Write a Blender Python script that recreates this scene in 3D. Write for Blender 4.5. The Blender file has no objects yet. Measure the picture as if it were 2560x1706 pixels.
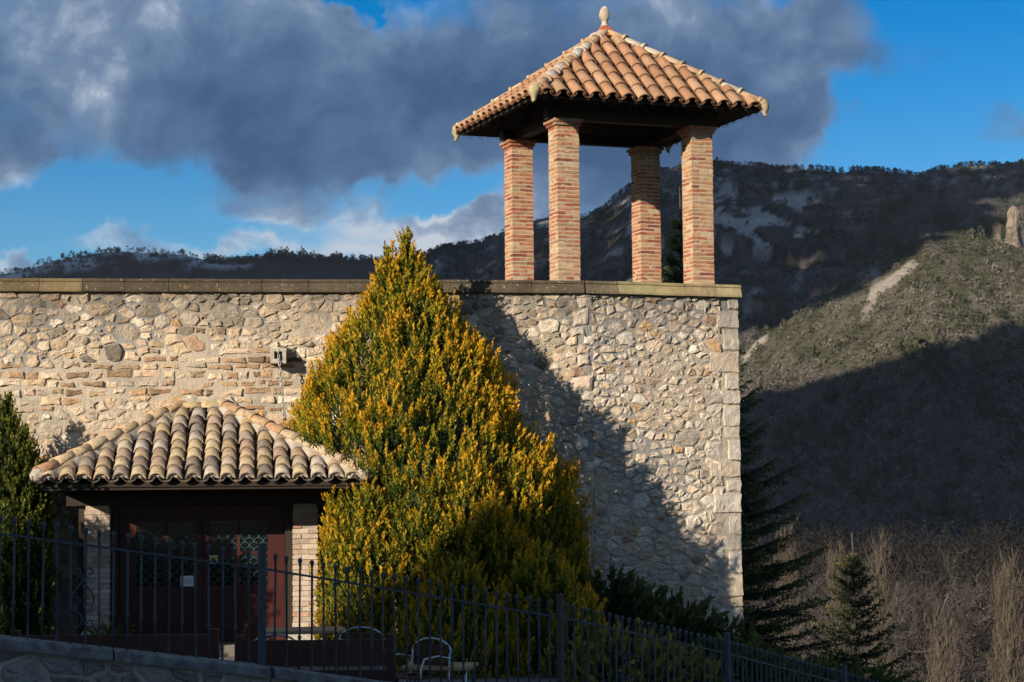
import bpy, bmesh, math, random
import numpy as np
from mathutils import Vector, Matrix
random.seed(7); rng = np.random.default_rng(11)
R = math.radians
scn = bpy.context.scene
col = scn.collection

# ------------------------------------------------------------------ camera
cd = bpy.data.cameras.new('camera'); cam = bpy.data.objects.new('camera', cd); col.objects.link(cam)
cd.lens = 70.0; cd.sensor_width = 36.0; cd.clip_start = 0.5; cd.clip_end = 20000
PITCH, ROLL = R(4.1), R(0.5)
f_ = Vector((0, math.cos(PITCH), math.sin(PITCH))); r0 = Vector((1, 0, 0)); u0 = r0.cross(f_)
r_ = r0*math.cos(ROLL) - u0*math.sin(ROLL); u_ = u0*math.cos(ROLL) + r0*math.sin(ROLL)
M = Matrix((r_, u_, -f_)).transposed().to_4x4(); M.translation = (0, 0, 2.5)
cam.matrix_world = M
cd.dof.use_dof = True; cd.dof.focus_distance = 29.5; cd.dof.aperture_fstop = 5.6
scn.camera = cam

# ------------------------------------------------------------------ sun, sky, exposure
SUN = Vector((-0.80, -1.0, 0.42)).normalized()      # towards the sun
sl = bpy.data.lights.new('sun', 'SUN'); sl.energy = 5.0; sl.angle = R(0.5); sl.color = (1.0, 0.86, 0.68)
so = bpy.data.objects.new('sun', sl); col.objects.link(so); so.location = (-20, -40, 30)
so.rotation_euler = SUN.to_track_quat('Z', 'Y').to_euler()
scn.cycles.max_bounces = 5; scn.cycles.diffuse_bounces = 3; scn.cycles.glossy_bounces = 2; scn.cycles.transmission_bounces = 3
scn.view_settings.view_transform = 'Standard'; scn.view_settings.look = 'None'
scn.view_settings.exposure = 0.6; scn.view_settings.gamma = 1.0; scn.view_settings.use_curve_mapping = False

def N(nt, typ, ins=None, **kw):
    n = nt.nodes.new(typ)
    for k, v in kw.items(): setattr(n, k, v)
    for k, v in (ins or {}).items():
        s = n.inputs[k]
        if hasattr(v, 'is_output') or isinstance(v, bpy.types.NodeSocket): nt.links.new(v, s)
        else: s.default_value = v
    return n
def mth(nt, op, a, b=None, c=None, clamp=False):
    ins = {0: a}
    if b is not None: ins[1] = b
    if c is not None: ins[2] = c
    n = N(nt, 'ShaderNodeMath', ins, operation=op); n.use_clamp = clamp
    return n.outputs[0]
def ramp(nt, fac, stops, interp='LINEAR'):
    n = N(nt, 'ShaderNodeValToRGB', {0: fac}); cr = n.color_ramp; cr.interpolation = interp
    while len(cr.elements) < len(stops): cr.elements.new(0.5)
    for e, (p, c) in zip(cr.elements, stops): e.position = p; e.color = (*c, 1) if len(c) == 3 else c
    return n.outputs[0]
def mix(nt, fac, a, b, blend='MIX'):
    n = N(nt, 'ShaderNodeMix', data_type='RGBA', blend_type=blend)
    for i, v in ((0, fac), (6, a), (7, b)):
        if isinstance(v, bpy.types.NodeSocket): nt.links.new(v, n.inputs[i])
        else: n.inputs[i].default_value = v if i == 0 else ((*v, 1) if len(v) == 3 else v)
    return n.outputs[2]
def noise(nt, vec, scale, detail=4, rough=0.55, dist=0.0):
    return N(nt, 'ShaderNodeTexNoise', {'Vector': vec, 'Scale': scale, 'Detail': detail, 'Roughness': rough, 'Distortion': dist}).outputs[0]
def smooth(nt, v, a, b):
    return N(nt, 'ShaderNodeMapRange', {0: v, 1: a, 2: b, 3: 0.0, 4: 1.0}, interpolation_type='SMOOTHSTEP').outputs[0]

wd = bpy.data.worlds.new('World'); scn.world = wd; wd.use_nodes = True
nt = wd.node_tree; nt.nodes.clear()
wd.cycles.sampling_method = 'MANUAL'; wd.cycles.sample_map_resolution = 256
sky = N(nt, 'ShaderNodeTexSky', sky_type='NISHITA'); sky.sun_disc = False
sky.sun_elevation = math.asin(SUN.z); sky.sun_rotation = math.atan2(SUN.x, SUN.y)
sky.air_density = 1.0; sky.dust_density = 0.3; sky.ozone_density = 3.0; sky.altitude = 600
dirv = N(nt, 'ShaderNodeTexCoord').outputs['Generated']
sep = N(nt, 'ShaderNodeSeparateXYZ', {0: dirv})
dx, dy, dz = sep.outputs
az = mth(nt, 'ARCTAN2', dx, dy); el = mth(nt, 'ARCSINE', dz)
# large soft cloud banks: (azimuth, elevation, half width, half height, weight), radians
wx = mth(nt, 'MULTIPLY_ADD', noise(nt, dirv, 11.0, 5, 0.62), 0.15, -0.075)
wv = N(nt, 'ShaderNodeVectorMath', {0: dirv, 1: (3.1, 1.7, 5.3)}, operation='ADD').outputs[0]
wy = mth(nt, 'MULTIPLY_ADD', noise(nt, wv, 11.0, 5, 0.62), 0.085, -0.0425)
azw = mth(nt, 'ADD', az, wx); elw = mth(nt, 'ADD', el, wy)
BANKS = [(-0.20, 0.208, 0.13, 0.052, 1.0), (-0.08, 0.190, 0.10, 0.042, 0.9), (0.04, 0.198, 0.11, 0.058, 0.95), (0.03, 0.148, 0.05, 0.030, 0.6), (0.115, 0.200, 0.055, 0.05, 0.8),
         (-0.255, 0.158, 0.03, 0.018, 0.8), (-0.12, 0.142, 0.05, 0.014, 0.62), (-0.075, 0.124, 0.06, 0.016, 0.78), (-0.165, 0.114, 0.06, 0.008, 0.7), (-0.022, 0.127, 0.032, 0.011, 1.1),
         (-0.255, 0.106, 0.014, 0.007, 1.0), (0.158, 0.230, 0.045, 0.020, 0.95), (0.250, 0.182, 0.024, 0.014, 0.85), (0.150, 0.186, 0.04, 0.016, 0.8), (0.205, 0.212, 0.035, 0.010, 0.55), (0.135, 0.165, 0.03, 0.02, 0.5), (-0.09, 0.155, 0.05, 0.016, 0.45)]
HOLES = [(-0.20, 0.143, 0.065, 0.015, 0.9), (-0.088, 0.238, 0.013, 0.010, 1.0), (0.225, 0.195, 0.06, 0.06, 0.6), (-0.034, 0.150, 0.022, 0.012, 0.8), (-0.15, 0.124, 0.10, 0.007, 0.35)]
def bank(b, sx=0.0, sy=0.0):
    a, e, w, h, k = b
    p = mth(nt, 'DIVIDE', mth(nt, 'SUBTRACT', azw, a + sx), w); q = mth(nt, 'DIVIDE', mth(nt, 'SUBTRACT', elw, e + sy), h)
    d = mth(nt, 'ADD', mth(nt, 'MULTIPLY', p, p), mth(nt, 'MULTIPLY', q, q))
    return mth(nt, 'MULTIPLY', smooth(nt, d, 1.7, 0.0), k)
dens = mth(nt, 'MULTIPLY_ADD', noise(nt, dirv, 5.0, 5, 0.58, 0.3), 1.5, -0.75)
fine = mth(nt, 'MULTIPLY_ADD', noise(nt, wv, 24.0, 5, 0.62), 1.3, -0.65)
dens = mth(nt, 'ADD', dens, fine)
for b in BANKS: dens = mth(nt, 'ADD', dens, bank(b))
for b in HOLES: dens = mth(nt, 'SUBTRACT', dens, bank(b))
# the rest of the dome has the same broken cloud
far = smooth(nt, mth(nt, 'ABSOLUTE', az), 0.3, 0.9)
dens = mth(nt, 'MULTIPLY_ADD', far, 0.35, dens)
high = smooth(nt, el, 0.24, 0.5)
dens = mth(nt, 'MULTIPLY_ADD', high, 0.35, dens)
cmask = smooth(nt, dens, -0.18, 0.95)
shade_n = noise(nt, wv, 10.0, 6, 0.55, 0.4)
lum = mth(nt, 'ADD', mth(nt, 'MULTIPLY', mth(nt, 'SUBTRACT', shade_n, 0.5), 2.6), mth(nt, 'MULTIPLY_ADD', dens, -0.24, 0.66))
lum = mth(nt, 'MULTIPLY_ADD', mth(nt, 'SUBTRACT', noise(nt, dirv, 34.0, 5, 0.62, 0.5), 0.5), 0.9, lum, clamp=True)
lowc = smooth(nt, el, 0.165, 0.105)
lum = mth(nt, 'MULTIPLY_ADD', lowc, 0.50, lum, clamp=True)
K = 0.062
def kc(r, g, b): return (r/K, g/K, b/K, 1)
ccol = ramp(nt, lum, [(0.0, (0.036, 0.074, 0.150)), (0.4, (0.062, 0.112, 0.205)), (0.72, (0.115, 0.172, 0.265)), (0.9, (0.22, 0.275, 0.36)), (1.0, (0.36, 0.40, 0.46))])
ccol = N(nt, 'ShaderNodeVectorMath', {0: ccol, 3: 1.0/K}, operation='SCALE').outputs[0]
skyc = N(nt, 'ShaderNodeHueSaturation', {'Hue': 0.508, 'Saturation': 1.52, 'Value': 1.12, 'Color': sky.outputs[0]}).outputs[0]
wcol = mix(nt, cmask, skyc, ccol)
bg = N(nt, 'ShaderNodeBackground', {'Color': wcol, 'Strength': K})
N(nt, 'ShaderNodeOutputWorld', {'Surface': bg.outputs[0]})

# ------------------------------------------------------------------ helpers: materials
def mat(name, fn, disp=False):
    m = bpy.data.materials.new(name); m.use_nodes = True; t = m.node_tree; t.nodes.clear()
    out = N(t, 'ShaderNodeOutputMaterial'); s = fn(t); t.links.new(s, out.inputs[0]); return m
def prin(t, base, rough=0.9, bump=None, bstr=0.5, bdist=0.02, metal=0.0, spec=0.3, **extra):
    ins = {'Base Color': base if isinstance(base, bpy.types.NodeSocket) else (*base, 1), 'Roughness': rough, 'Metallic': metal, 'Specular IOR Level': spec}
    if bump is not None:
        ins['Normal'] = N(t, 'ShaderNodeBump', {'Height': bump, 'Strength': bstr, 'Distance': bdist}).outputs[0]
    ins.update(extra)
    return N(t, 'ShaderNodeBsdfPrincipled', ins).outputs[0]
def objc(t): return N(t, 'ShaderNodeTexCoord').outputs['Object']
def geop(t): return N(t, 'ShaderNodeNewGeometry').outputs['Position']
def attr(t): return N(t, 'ShaderNodeAttribute', attribute_name='Col').outputs['Color']
def obcol(t): return N(t, 'ShaderNodeObjectInfo').outputs['Color']
def val(t, c, n, lo, hi):   # multiply a colour by a noise-driven grey
    g = N(t, 'ShaderNodeMapRange', {0: n, 1: 0.25, 2: 0.75, 3: lo, 4: hi}).outputs[0]
    return N(t, 'ShaderNodeVectorMath', {0: c, 3: g}, operation='SCALE').outputs[0]

def m_stone(t):
    p = geop(t); n1 = noise(t, p, 9, 6, 0.65); n2 = noise(t, p, 45, 5, 0.7); n3 = noise(t, p, 3.1, 3)
    c = val(t, attr(t), n1, 0.80, 1.34); c = val(t, c, n2, 0.82, 1.18)
    warm = mix(t, smooth(t, noise(t, p, 14, 4, 0.6), 0.58, 0.72), c, N(t, 'ShaderNodeVectorMath', {0: c, 1: (1.12, 0.86, 0.62)}, operation='MULTIPLY').outputs[0])
    pits = smooth(t, noise(t, p, 60, 3, 0.6), 0.36, 0.30)
    c = mix(t, mth(t, 'MULTIPLY', pits, 0.5), warm, (0.10, 0.085, 0.07))
    stk = noise(t, N(t, 'ShaderNodeMapping', {'Vector': p, 'Scale': (3.2, 3.2, 0.55)}).outputs[0], 1.0, 5, 0.6)
    zz = N(t, 'ShaderNodeSeparateXYZ', {0: p}).outputs[2]
    gr = mth(t, 'MULTIPLY', smooth(t, mth(t, 'ADD', zz, mth(t, 'MULTIPLY', stk, 2.6)), 5.75, 7.2), 0.72)
    c = mix(t, gr, c, (0.10, 0.095, 0.085))
    h = mth(t, 'ADD', mth(t, 'MULTIPLY', n1, 1.3), mth(t, 'MULTIPLY', n2, 0.55))
    return prin(t, c, 0.95, h, 0.9, 0.035, spec=0.15)
def m_mortar(t):
    p = geop(t); n1 = noise(t, p, 1.3, 5, 0.6); n2 = noise(t, p, 30, 5, 0.7); n3 = noise(t, p, 0.45, 3)
    c = ramp(t, n1, [(0.30, (0.33, 0.30, 0.255)), (0.5, (0.43, 0.375, 0.30)), (0.72, (0.50, 0.43, 0.33))])
    c = mix(t, smooth(t, n3, 0.50, 0.62), c, (0.30, 0.29, 0.27))
    z = N(t, 'ShaderNodeSeparateXYZ', {0: p}).outputs[2]
    stk = noise(t, N(t, 'ShaderNodeMapping', {'Vector': p, 'Scale': (3.2, 3.2, 0.55)}).outputs[0], 1.0, 5, 0.6)
    grime = mth(t, 'MULTIPLY', smooth(t, mth(t, 'ADD', z, mth(t, 'MULTIPLY', stk, 2.6)), 5.6, 7.0), 0.75)
    c = mix(t, grime, c, (0.11, 0.105, 0.095))
    c = val(t, c, n2, 0.82, 1.14)
    return prin(t, c, 0.97, mth(t, 'ADD', n2, mth(t, 'MULTIPLY', noise(t, p, 8, 4), 1.5)), 0.7, 0.03, spec=0.1)
def m_coping(t):
    p = geop(t); n1 = noise(t, p, 2.2, 6, 0.65); n2 = noise(t, p, 40, 5, 0.7)
    st = N(t, 'ShaderNodeMapping', {'Vector': p, 'Scale': (14, 14, 1.5)}).outputs[0]
    n3 = noise(t, st, 1.0, 4)
    c = val(t, obcol(t), n1, 0.6, 1.35); c = val(t, c, n3, 0.82, 1.15)
    sp = smooth(t, noise(t, p, 34, 2, 0.5), 0.66, 0.72)
    c = mix(t, mth(t, 'MULTIPLY', sp, 0.7), c, (0.5, 0.46, 0.38))
    c = mix(t, mth(t, 'MULTIPLY', smooth(t, noise(t, p, 5, 5), 0.60, 0.72), 0.5), c, (0.20, 0.15, 0.05))
    return prin(t, c, 0.95, n2, 0.6, 0.02, spec=0.15)
def m_brick(t):
    p = geop(t); n1 = noise(t, p, 11, 5, 0.65); n2 = noise(t, p, 70, 4, 0.7)
    c = val(t, obcol(t), n1, 0.70, 1.25); c = val(t, c, n2, 0.86, 1.12)
    c = mix(t, mth(t, 'MULTIPLY', smooth(t, n1, 0.58, 0.72), 0.35), c, (0.48, 0.33, 0.20))
    return prin(t, c, 0.95, mth(t, 'ADD', n2, n1), 0.7, 0.015, spec=0.12)
def m_bmortar(t):
    p = geop(t); n2 = noise(t, p, 50, 5, 0.7)
    c = val(t, mix(t, noise(t, p, 3, 3), (0.52, 0.42, 0.30), (0.42, 0.34, 0.24)), n2, 0.8, 1.15)
    return prin(t, c, 0.97, n2, 0.7, 0.015, spec=0.1)
def m_tile(t):
    o = objc(t); p = geop(t)
    st = N(t, 'ShaderNodeMapping', {'Vector': o, 'Scale': (26, 5, 26)}).outputs[0]
    pr = N(t, 'ShaderNodeVectorMath', {0: st, 1: p}, operation='ADD').outputs[0]
    n1 = noise(t, pr, 1.0, 5, 0.6); n2 = noise(t, p, 60, 4, 0.7); n3 = noise(t, p, 13, 5, 0.65)
    c = val(t, obcol(t), n1, 0.72, 1.2); c = val(t, c, n2, 0.84, 1.14)
    c = mix(t, mth(t, 'MULTIPLY', smooth(t, n3, 0.58, 0.68), 0.55), c, (0.12, 0.095, 0.07))
    c = mix(t, mth(t, 'MULTIPLY', smooth(t, noise(t, p, 21, 4, 0.6), 0.63, 0.69), 0.5), c, (0.36, 0.33, 0.27))
    return prin(t, c, 0.93, mth(t, 'ADD', n2, n3), 0.5, 0.012, spec=0.15)
def m_oldtile(t):
    o = objc(t); p = geop(t)
    n1 = noise(t, p, 9, 5, 0.65); n2 = noise(t, p, 55, 4, 0.7); n3 = noise(t, p, 17, 5, 0.7)
    c = val(t, obcol(t), n1, 0.62, 1.25); c = val(t, c, n2, 0.8, 1.18)
    c = mix(t, mth(t, 'MULTIPLY', smooth(t, n3, 0.53, 0.64), 0.65), c, (0.10, 0.085, 0.065))
    c = mix(t, mth(t, 'MULTIPLY', smooth(t, noise(t, p, 24, 4, 0.6), 0.60, 0.66), 0.7), c, (0.40, 0.20, 0.08))
    c = mix(t, mth(t, 'MULTIPLY', smooth(t, noise(t, p, 15, 4, 0.6), 0.62, 0.7), 0.6), c, (0.50, 0.47, 0.40))
    return prin(t, c, 0.95, mth(t, 'ADD', n2, n3), 0.7, 0.014, spec=0.12)
def m_plain(c, rough=0.8, sc=12.0, lo=0.75, hi=1.2, metal=0.0, spec=0.3, bs=0.3):
    def fn(t):
        p = geop(t); n = noise(t, p, sc, 5, 0.6)
        cc = val(t, N(t, 'ShaderNodeRGB').outputs[0], n, lo, hi)
        cc.node.inputs[0].links[0].from_node.outputs[0].default_value = (*c, 1)
        return prin(t, cc, rough, n, bs, 0.01, metal, spec)
    return fn
def m_wood(c, sc=(30, 30, 2.0), rough=0.6):
    def fn(t):
        o = N(t, 'ShaderNodeMapping', {'Vector': geop(t), 'Scale': sc}).outputs[0]
        n = noise(t, o, 1.0, 5, 0.6, 0.5)
        cc = ramp(t, n, [(0.3, tuple(x*0.6 for x in c)), (0.6, c), (0.8, tuple(x*1.3 for x in c))])
        return prin(t, cc, rough, n, 0.4, 0.005, spec=0.3)
    return fn
def m_leaf(trans=0.3, rough=0.7):
    def fn(t):
        c = attr(t)
        a = prin(t, c, rough, spec=0.2)
        b = N(t, 'ShaderNodeBsdfTranslucent', {'Color': c}).outputs[0]
        return N(t, 'ShaderNodeMixShader', {0: trans, 1: a, 2: b}).outputs[0]
    return fn
def m_attr(rough=0.95, sc=6, lo=0.8, hi=1.2, bs=0.4, bd=0.05):
    def fn(t):
        n = noise(t, geop(t), sc, 5, 0.6)
        return prin(t, val(t, attr(t), n, lo, hi), rough, n, bs, bd, spec=0.1)
    return fn
def m_mount(t):
    p = geop(t); g = N(t, 'ShaderNodeNewGeometry')
    n1 = noise(t, p, 0.012, 8, 0.65); n2 = noise(t, p, 0.09, 6, 0.7)
    c = val(t, attr(t), n2, 0.65, 1.3); c = val(t, c, n1, 0.75, 1.2)
    return prin(t, c, 1.0, mth(t, 'ADD', n2, mth(t, 'MULTIPLY', noise(t, p, 0.35, 4), 0.4)), 1.0, 6.0, spec=0.0)
def m_cloud(t):
    return prin(t, (0.75, 0.75, 0.77), 1.0, noise(t, geop(t), 0.02, 6), 0.6, 10, spec=0.0)
def m_glass(t):
    return prin(t, (0.006, 0.008, 0.010), 0.08, spec=0.5)
def m_chrome(t):
    return prin(t, (0.40, 0.42, 0.45), 0.25, metal=1.0)
def m_asphalt(t):
    p = geop(t); n = noise(t, p, 90, 4, 0.7)
    return prin(t, val(t, mix(t, noise(t, p, 1.2, 4), (0.045, 0.045, 0.047), (0.06, 0.058, 0.055)), n, 0.7, 1.3), 0.9, n, 0.5, 0.01)
def m_ground(t):
    p = geop(t); n = noise(t, p, 0.5, 6, 0.65)
    c = ramp(t, n, [(0.3, (0.035, 0.045, 0.018)), (0.55, (0.075, 0.07, 0.035)), (0.75, (0.11, 0.09, 0.055))])
    return prin(t, c, 1.0, noise(t, p, 6, 5), 0.6, 0.05, spec=0.05)
def m_paving(t):
    p = geop(t); n = noise(t, p, 4, 6, 0.6)
    return prin(t, val(t, mix(t, n, (0.12, 0.11, 0.095), (0.17, 0.155, 0.135)), noise(t, p, 40, 4), 0.85, 1.15), 0.9, n, 0.3, 0.01)

MAT = {}
for nm, fn in dict(stone=m_stone, mortar=m_mortar, coping=m_coping, brick=m_brick, brick_mortar=m_bmortar, tile=m_tile, old_tile=m_oldtile,
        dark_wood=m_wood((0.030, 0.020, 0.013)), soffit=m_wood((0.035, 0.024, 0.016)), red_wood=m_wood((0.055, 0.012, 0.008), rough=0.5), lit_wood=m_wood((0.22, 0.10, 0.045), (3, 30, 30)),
        bench_wood=m_wood((0.07, 0.026, 0.014), (2.0, 30, 30)), table_wood=m_wood((0.42, 0.27, 0.14), (3, 30, 30)), iron=m_plain((0.045, 0.058, 0.070), 0.55, 40, 0.8, 1.2), rust_iron=m_plain((0.075, 0.055, 0.048), 0.7, 30, 0.6, 1.3),
        chain=m_plain((0.42, 0.43, 0.45), 0.45, 30, 0.8, 1.1, 0.9), chrome=m_chrome, glass=m_glass, scallop=m_plain((0.08, 0.17, 0.155), 0.5, 30, 0.8, 1.2),
        paper=m_plain((0.72, 0.74, 0.75), 0.8, 5, 0.97, 1.03, bs=0.0), ink=m_plain((0.12, 0.12, 0.13), 0.8, bs=0.0), sticker_yellow=m_plain((0.62, 0.40, 0.05), 0.6, 5, 0.95, 1.05, bs=0.0), black=m_plain((0.012, 0.012, 0.012), 0.7),
        spout=m_plain((0.42, 0.38, 0.32), 0.95, 25, 0.6, 1.2, bs=0.6), finial=m_plain((0.52, 0.45, 0.36), 0.9, 25, 0.75, 1.12, bs=0.4), mossy=m_plain((0.40, 0.33, 0.20), 0.95, 18, 0.45, 1.25, bs=0.7), roof_mortar=m_plain((0.42, 0.37, 0.30), 0.97, 16, 0.6, 1.2, bs=0.8), moss_mortar=m_plain((0.17, 0.12, 0.06), 0.97, 22, 0.5, 1.5, bs=0.8),
        leaf=m_leaf(0.3), needle=m_leaf(0.12), bark=m_plain((0.09, 0.07, 0.055), 0.95, 9, 0.6, 1.3, bs=0.8), twig=m_attr(0.95, 3, 0.8, 1.2, 0.0), mount=m_mount, scrub=m_leaf(0.15, 0.95), shade_cloud=m_cloud, asphalt=m_asphalt, ground=m_ground, paving=m_paving,
        plaster=m_plain((0.55, 0.47, 0.36), 0.95, 3, 0.85, 1.1), concrete=m_plain((0.17, 0.168, 0.162), 0.95, 9, 0.25, 1.6, bs=0.6), snow=m_plain((0.8, 0.82, 0.85), 0.8, 2, 0.95, 1.02, bs=0.1)).items():
    MAT[nm] = mat(nm, fn)

# ------------------------------------------------------------------ helpers: objects
def tag(o, label=None, cat=None, group=None, kind=None):
    if label: o['label'] = label
    if cat: o['category'] = cat
    if group: o['group'] = group
    if kind: o['kind'] = kind
    return o
def empty(name, loc=(0, 0, 0), rz=0.0, label=None, cat=None, group=None):
    o = bpy.data.objects.new(name, None); col.objects.link(o); o.location = loc; o.rotation_euler = (0, 0, rz); o.empty_display_size = 0.3
    return tag(o, label, cat, group)
def link(name, me, parent=None, loc=None, mw=None, color=None, kind=None):
    o = bpy.data.objects.new(name, me); col.objects.link(o)
    if parent: o.parent = parent
    if mw is not None: o.matrix_basis = mw
    elif loc is not None: o.location = loc
    if color is not None: o.color = (*color, 1)
    if kind: o['kind'] = kind
    return o
def nmesh(name, V, Fq, material, cols=None, smooth_=False):
    """mesh from numpy arrays: V (n,3), Fq (m,k) all the same k"""
    V = np.asarray(V, dtype=np.float32); Fq = np.asarray(Fq, dtype=np.int32); m, k = Fq.shape
    me = bpy.data.meshes.new(name); me.vertices.add(len(V)); me.vertices.foreach_set('co', V.ravel())
    me.loops.add(m*k); me.loops.foreach_set('vertex_index', Fq.ravel())
    me.polygons.add(m); me.polygons.foreach_set('loop_start', np.arange(0, m*k, k, dtype=np.int32)); me.polygons.foreach_set('loop_total', np.full(m, k, dtype=np.int32))
    me.update(calc_edges=True)
    if cols is not None:
        a = me.color_attributes.new('Col', 'FLOAT_COLOR', 'POINT'); c = np.ones((len(V), 4), dtype=np.float32); c[:, :3] = cols; a.data.foreach_set('color', c.ravel())
    if smooth_: me.polygons.foreach_set('use_smooth', np.ones(m, dtype=bool))
    me.materials.append(MAT[material]); return me
class MB:
    def __init__(s): s.v = []; s.f = []; s.c = []
    def add(s, vs, fs, c=None):
        b = len(s.v); s.v += [tuple(v) for v in vs]; s.f += [tuple(b + i for i in f) for f in fs]
        if c is not None: s.c += [c]*len(vs)
        return s
    def box(s, x0, x1, y0, y1, z0, z1):
        return s.add([(x, y, z) for z in (z0, z1) for y in (y0, y1) for x in (x0, x1)], [(0, 2, 3, 1), (4, 5, 7, 6), (0, 1, 5, 4), (2, 6, 7, 3), (0, 4, 6, 2), (1, 3, 7, 5)])
    def tube(s, pts, rad, n=6, cap=True, c=None):
        pts = [Vector(p) for p in pts]; L = len(pts); rad = rad if hasattr(rad, '__len__') else [rad]*L
        ref = None; vs = []
        for i, p in enumerate(pts):
            d = (pts[min(i+1, L-1)] - pts[max(i-1, 0)]).normalized()
            if ref is None: ref = Vector((0, 0, 1)) if abs(d.z) < 0.9 else Vector((1, 0, 0))
            a = (ref - d*ref.dot(d)).normalized(); b = d.cross(a); ref = a
            vs += [p + (a*math.cos(2*math.pi*k/n) + b*math.sin(2*math.pi*k/n))*rad[i] for k in range(n)]
        fs = [(i*n+k, i*n+(k+1) % n, (i+1)*n+(k+1) % n, (i+1)*n+k) for i in range(L-1) for k in range(n)]
        if cap: fs += [tuple(range(n-1, -1, -1)), tuple((L-1)*n+k for k in range(n))]
        return s.add(vs, fs, c)
    def lathe(s, prof, n=12, cx=0, cy=0):
        vs = [(cx + r*math.cos(2*math.pi*k/n), cy + r*math.sin(2*math.pi*k/n), z) for r, z in prof for k in range(n)]
        fs = [(i*n+k, i*n+(k+1) % n, (i+1)*n+(k+1) % n, (i+1)*n+k) for i in range(len(prof)-1) for k in range(n)]
        fs += [tuple(range(n-1, -1, -1)), tuple((len(prof)-1)*n+k for k in range(n))]
        return s.add(vs, fs)
    def sweep(s, prof, x0, x1):   # profile (y,z) closed, along x
        k = len(prof); vs = [(x, y, z) for x in (x0, x1) for y, z in prof]
        return s.add(vs, [(i, i + k, (i+1) % k + k, (i+1) % k) for i in range(k)] + [tuple(range(k)), tuple(range(2*k-1, k-1, -1))])
    def mesh(s, name, material, smooth_=False):
        me = bpy.data.meshes.new(name); me.from_pydata(s.v, [], s.f); me.materials.append(MAT[material])
        if s.c:
            a = me.color_attributes.new('Col', 'FLOAT_COLOR', 'POINT')
            for i, c in enumerate(s.c): a.data[i].color = (*c, 1)
        bm = bmesh.new(); bm.from_mesh(me); bmesh.ops.recalc_face_normals(bm, faces=bm.faces); bm.to_mesh(me); bm.free()
        if smooth_:
            for p in me.polygons: p.use_smooth = True
        return me
    def build(s, name, material, parent=None, loc=None, mw=None, color=None, smooth_=False, kind=None):
        return link(name, s.mesh(name, material, smooth_), parent, loc, mw, color, kind)

# numpy value noise
_T = rng.random((256, 256))
def vnoise(x, y):
    xi = np.floor(x).astype(int); yi = np.floor(y).astype(int); fx = x - xi; fy = y - yi
    fx = fx*fx*(3-2*fx); fy = fy*fy*(3-2*fy)
    a = _T[xi & 255, yi & 255]; b = _T[(xi+1) & 255, yi & 255]; c = _T[xi & 255, (yi+1) & 255]; d = _T[(xi+1) & 255, (yi+1) & 255]
    return (a*(1-fx)+b*fx)*(1-fy) + (c*(1-fx)+d*fx)*fy
def fbm(x, y, o=5, g=0.5):
    s = 0; a = 1; t = 0
    for i in range(o): s = s + a*vnoise(x*2**i + 17*i, y*2**i + 31*i); t += a; a *= g
    return s/t

# ================================================================== THE SETTING
FENCE = [(-8.3, 15.05), (-4.816, 16.776), (-2.272, 18.05), (0.452, 19.8), (2.34, 22.1), (4.028, 24.6), (5.75, 27.2)]   # plan line of the fence
FTOP = [2.94, 2.342, 1.907, 1.333, 0.766, 0.169, -0.45]                                                              # its picket tops
def yfence(x): return float(np.interp(x, [p[0] for p in FENCE], [p[1] for p in FENCE]))
def zcope(x): return float(np.interp(x, [p[0] for p in FENCE], FTOP)) - 1.01
WJ = Vector((1.109, 30.3, 0)); WD = Vector((0.992, 0.1262, 0)); WA = math.atan2(WD.y, WD.x)      # wall joint, wall direction
def ywall(x): return WJ.y + (x - WJ.x)*WD.y/WD.x
def zroad(x, y): return 0.9 - 0.055*np.clip(y, -8, 26) - 0.12*np.clip(x, -9, 9)
def sstep(a, b, x): t = np.clip((x-a)/(b-a), 0, 1); return t*t*(3-2*t)
def zground(x, y):
    v = np.maximum(sstep(33, 100, y), sstep(9, 70, x)*sstep(-20, 30, y)); return (zroad(x, y) - 0.45)*(1-v) - 24*v + (fbm(x*0.05+50, y*0.05+50, 3)-0.5)*2*sstep(40, 120, np.hypot(x, y))
def grid_faces(nu, nv):
    i = np.arange(nu-1)[:, None]; j = np.arange(nv-1)[None, :]; a = (i*nv+j).ravel()
    return np.stack([a, a+nv, a+nv+1, a+1], 1)
g = np.sinh(np.linspace(-6.2, 6.2, 150)); g = g/g[-1]*9000
GX, GY = np.meshgrid(g, g + 25, indexing='ij'); GZ = zground(GX, GY)
tag(link('ground', nmesh('ground', np.stack([GX, GY, GZ], -1).reshape(-1, 3), grid_faces(150, 150), 'ground', smooth_=True)), kind='structure')
xs = np.linspace(-14, 9, 47); V = []
for x in xs:
    yf = yfence(x) - 0.32
    if x > 5.75: yf = 27.2 + (x-5.75)*1.5
    for q in np.linspace(0, 1, 24): y = -7 + (yf+7)*q; V.append((x, y, zroad(x, y)))
tag(link('road', nmesh('road', V, grid_faces(47, 24), 'asphalt', smooth_=True)), kind='structure')
def zterr(x): return 0.12 - 0.22*min(max((x+2)/6, 0), 1)
V = [(x, yfence(x)+0.1 + (ywall(x) + 0.2 - yfence(x)-0.1)*q, zterr(x)) for x in np.linspace(-13, 3.6, 30) for q in np.linspace(0, 1, 6)]
tag(link('terrace', nmesh('terrace', V, grid_faces(30, 6), 'paving')), kind='structure')

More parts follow.
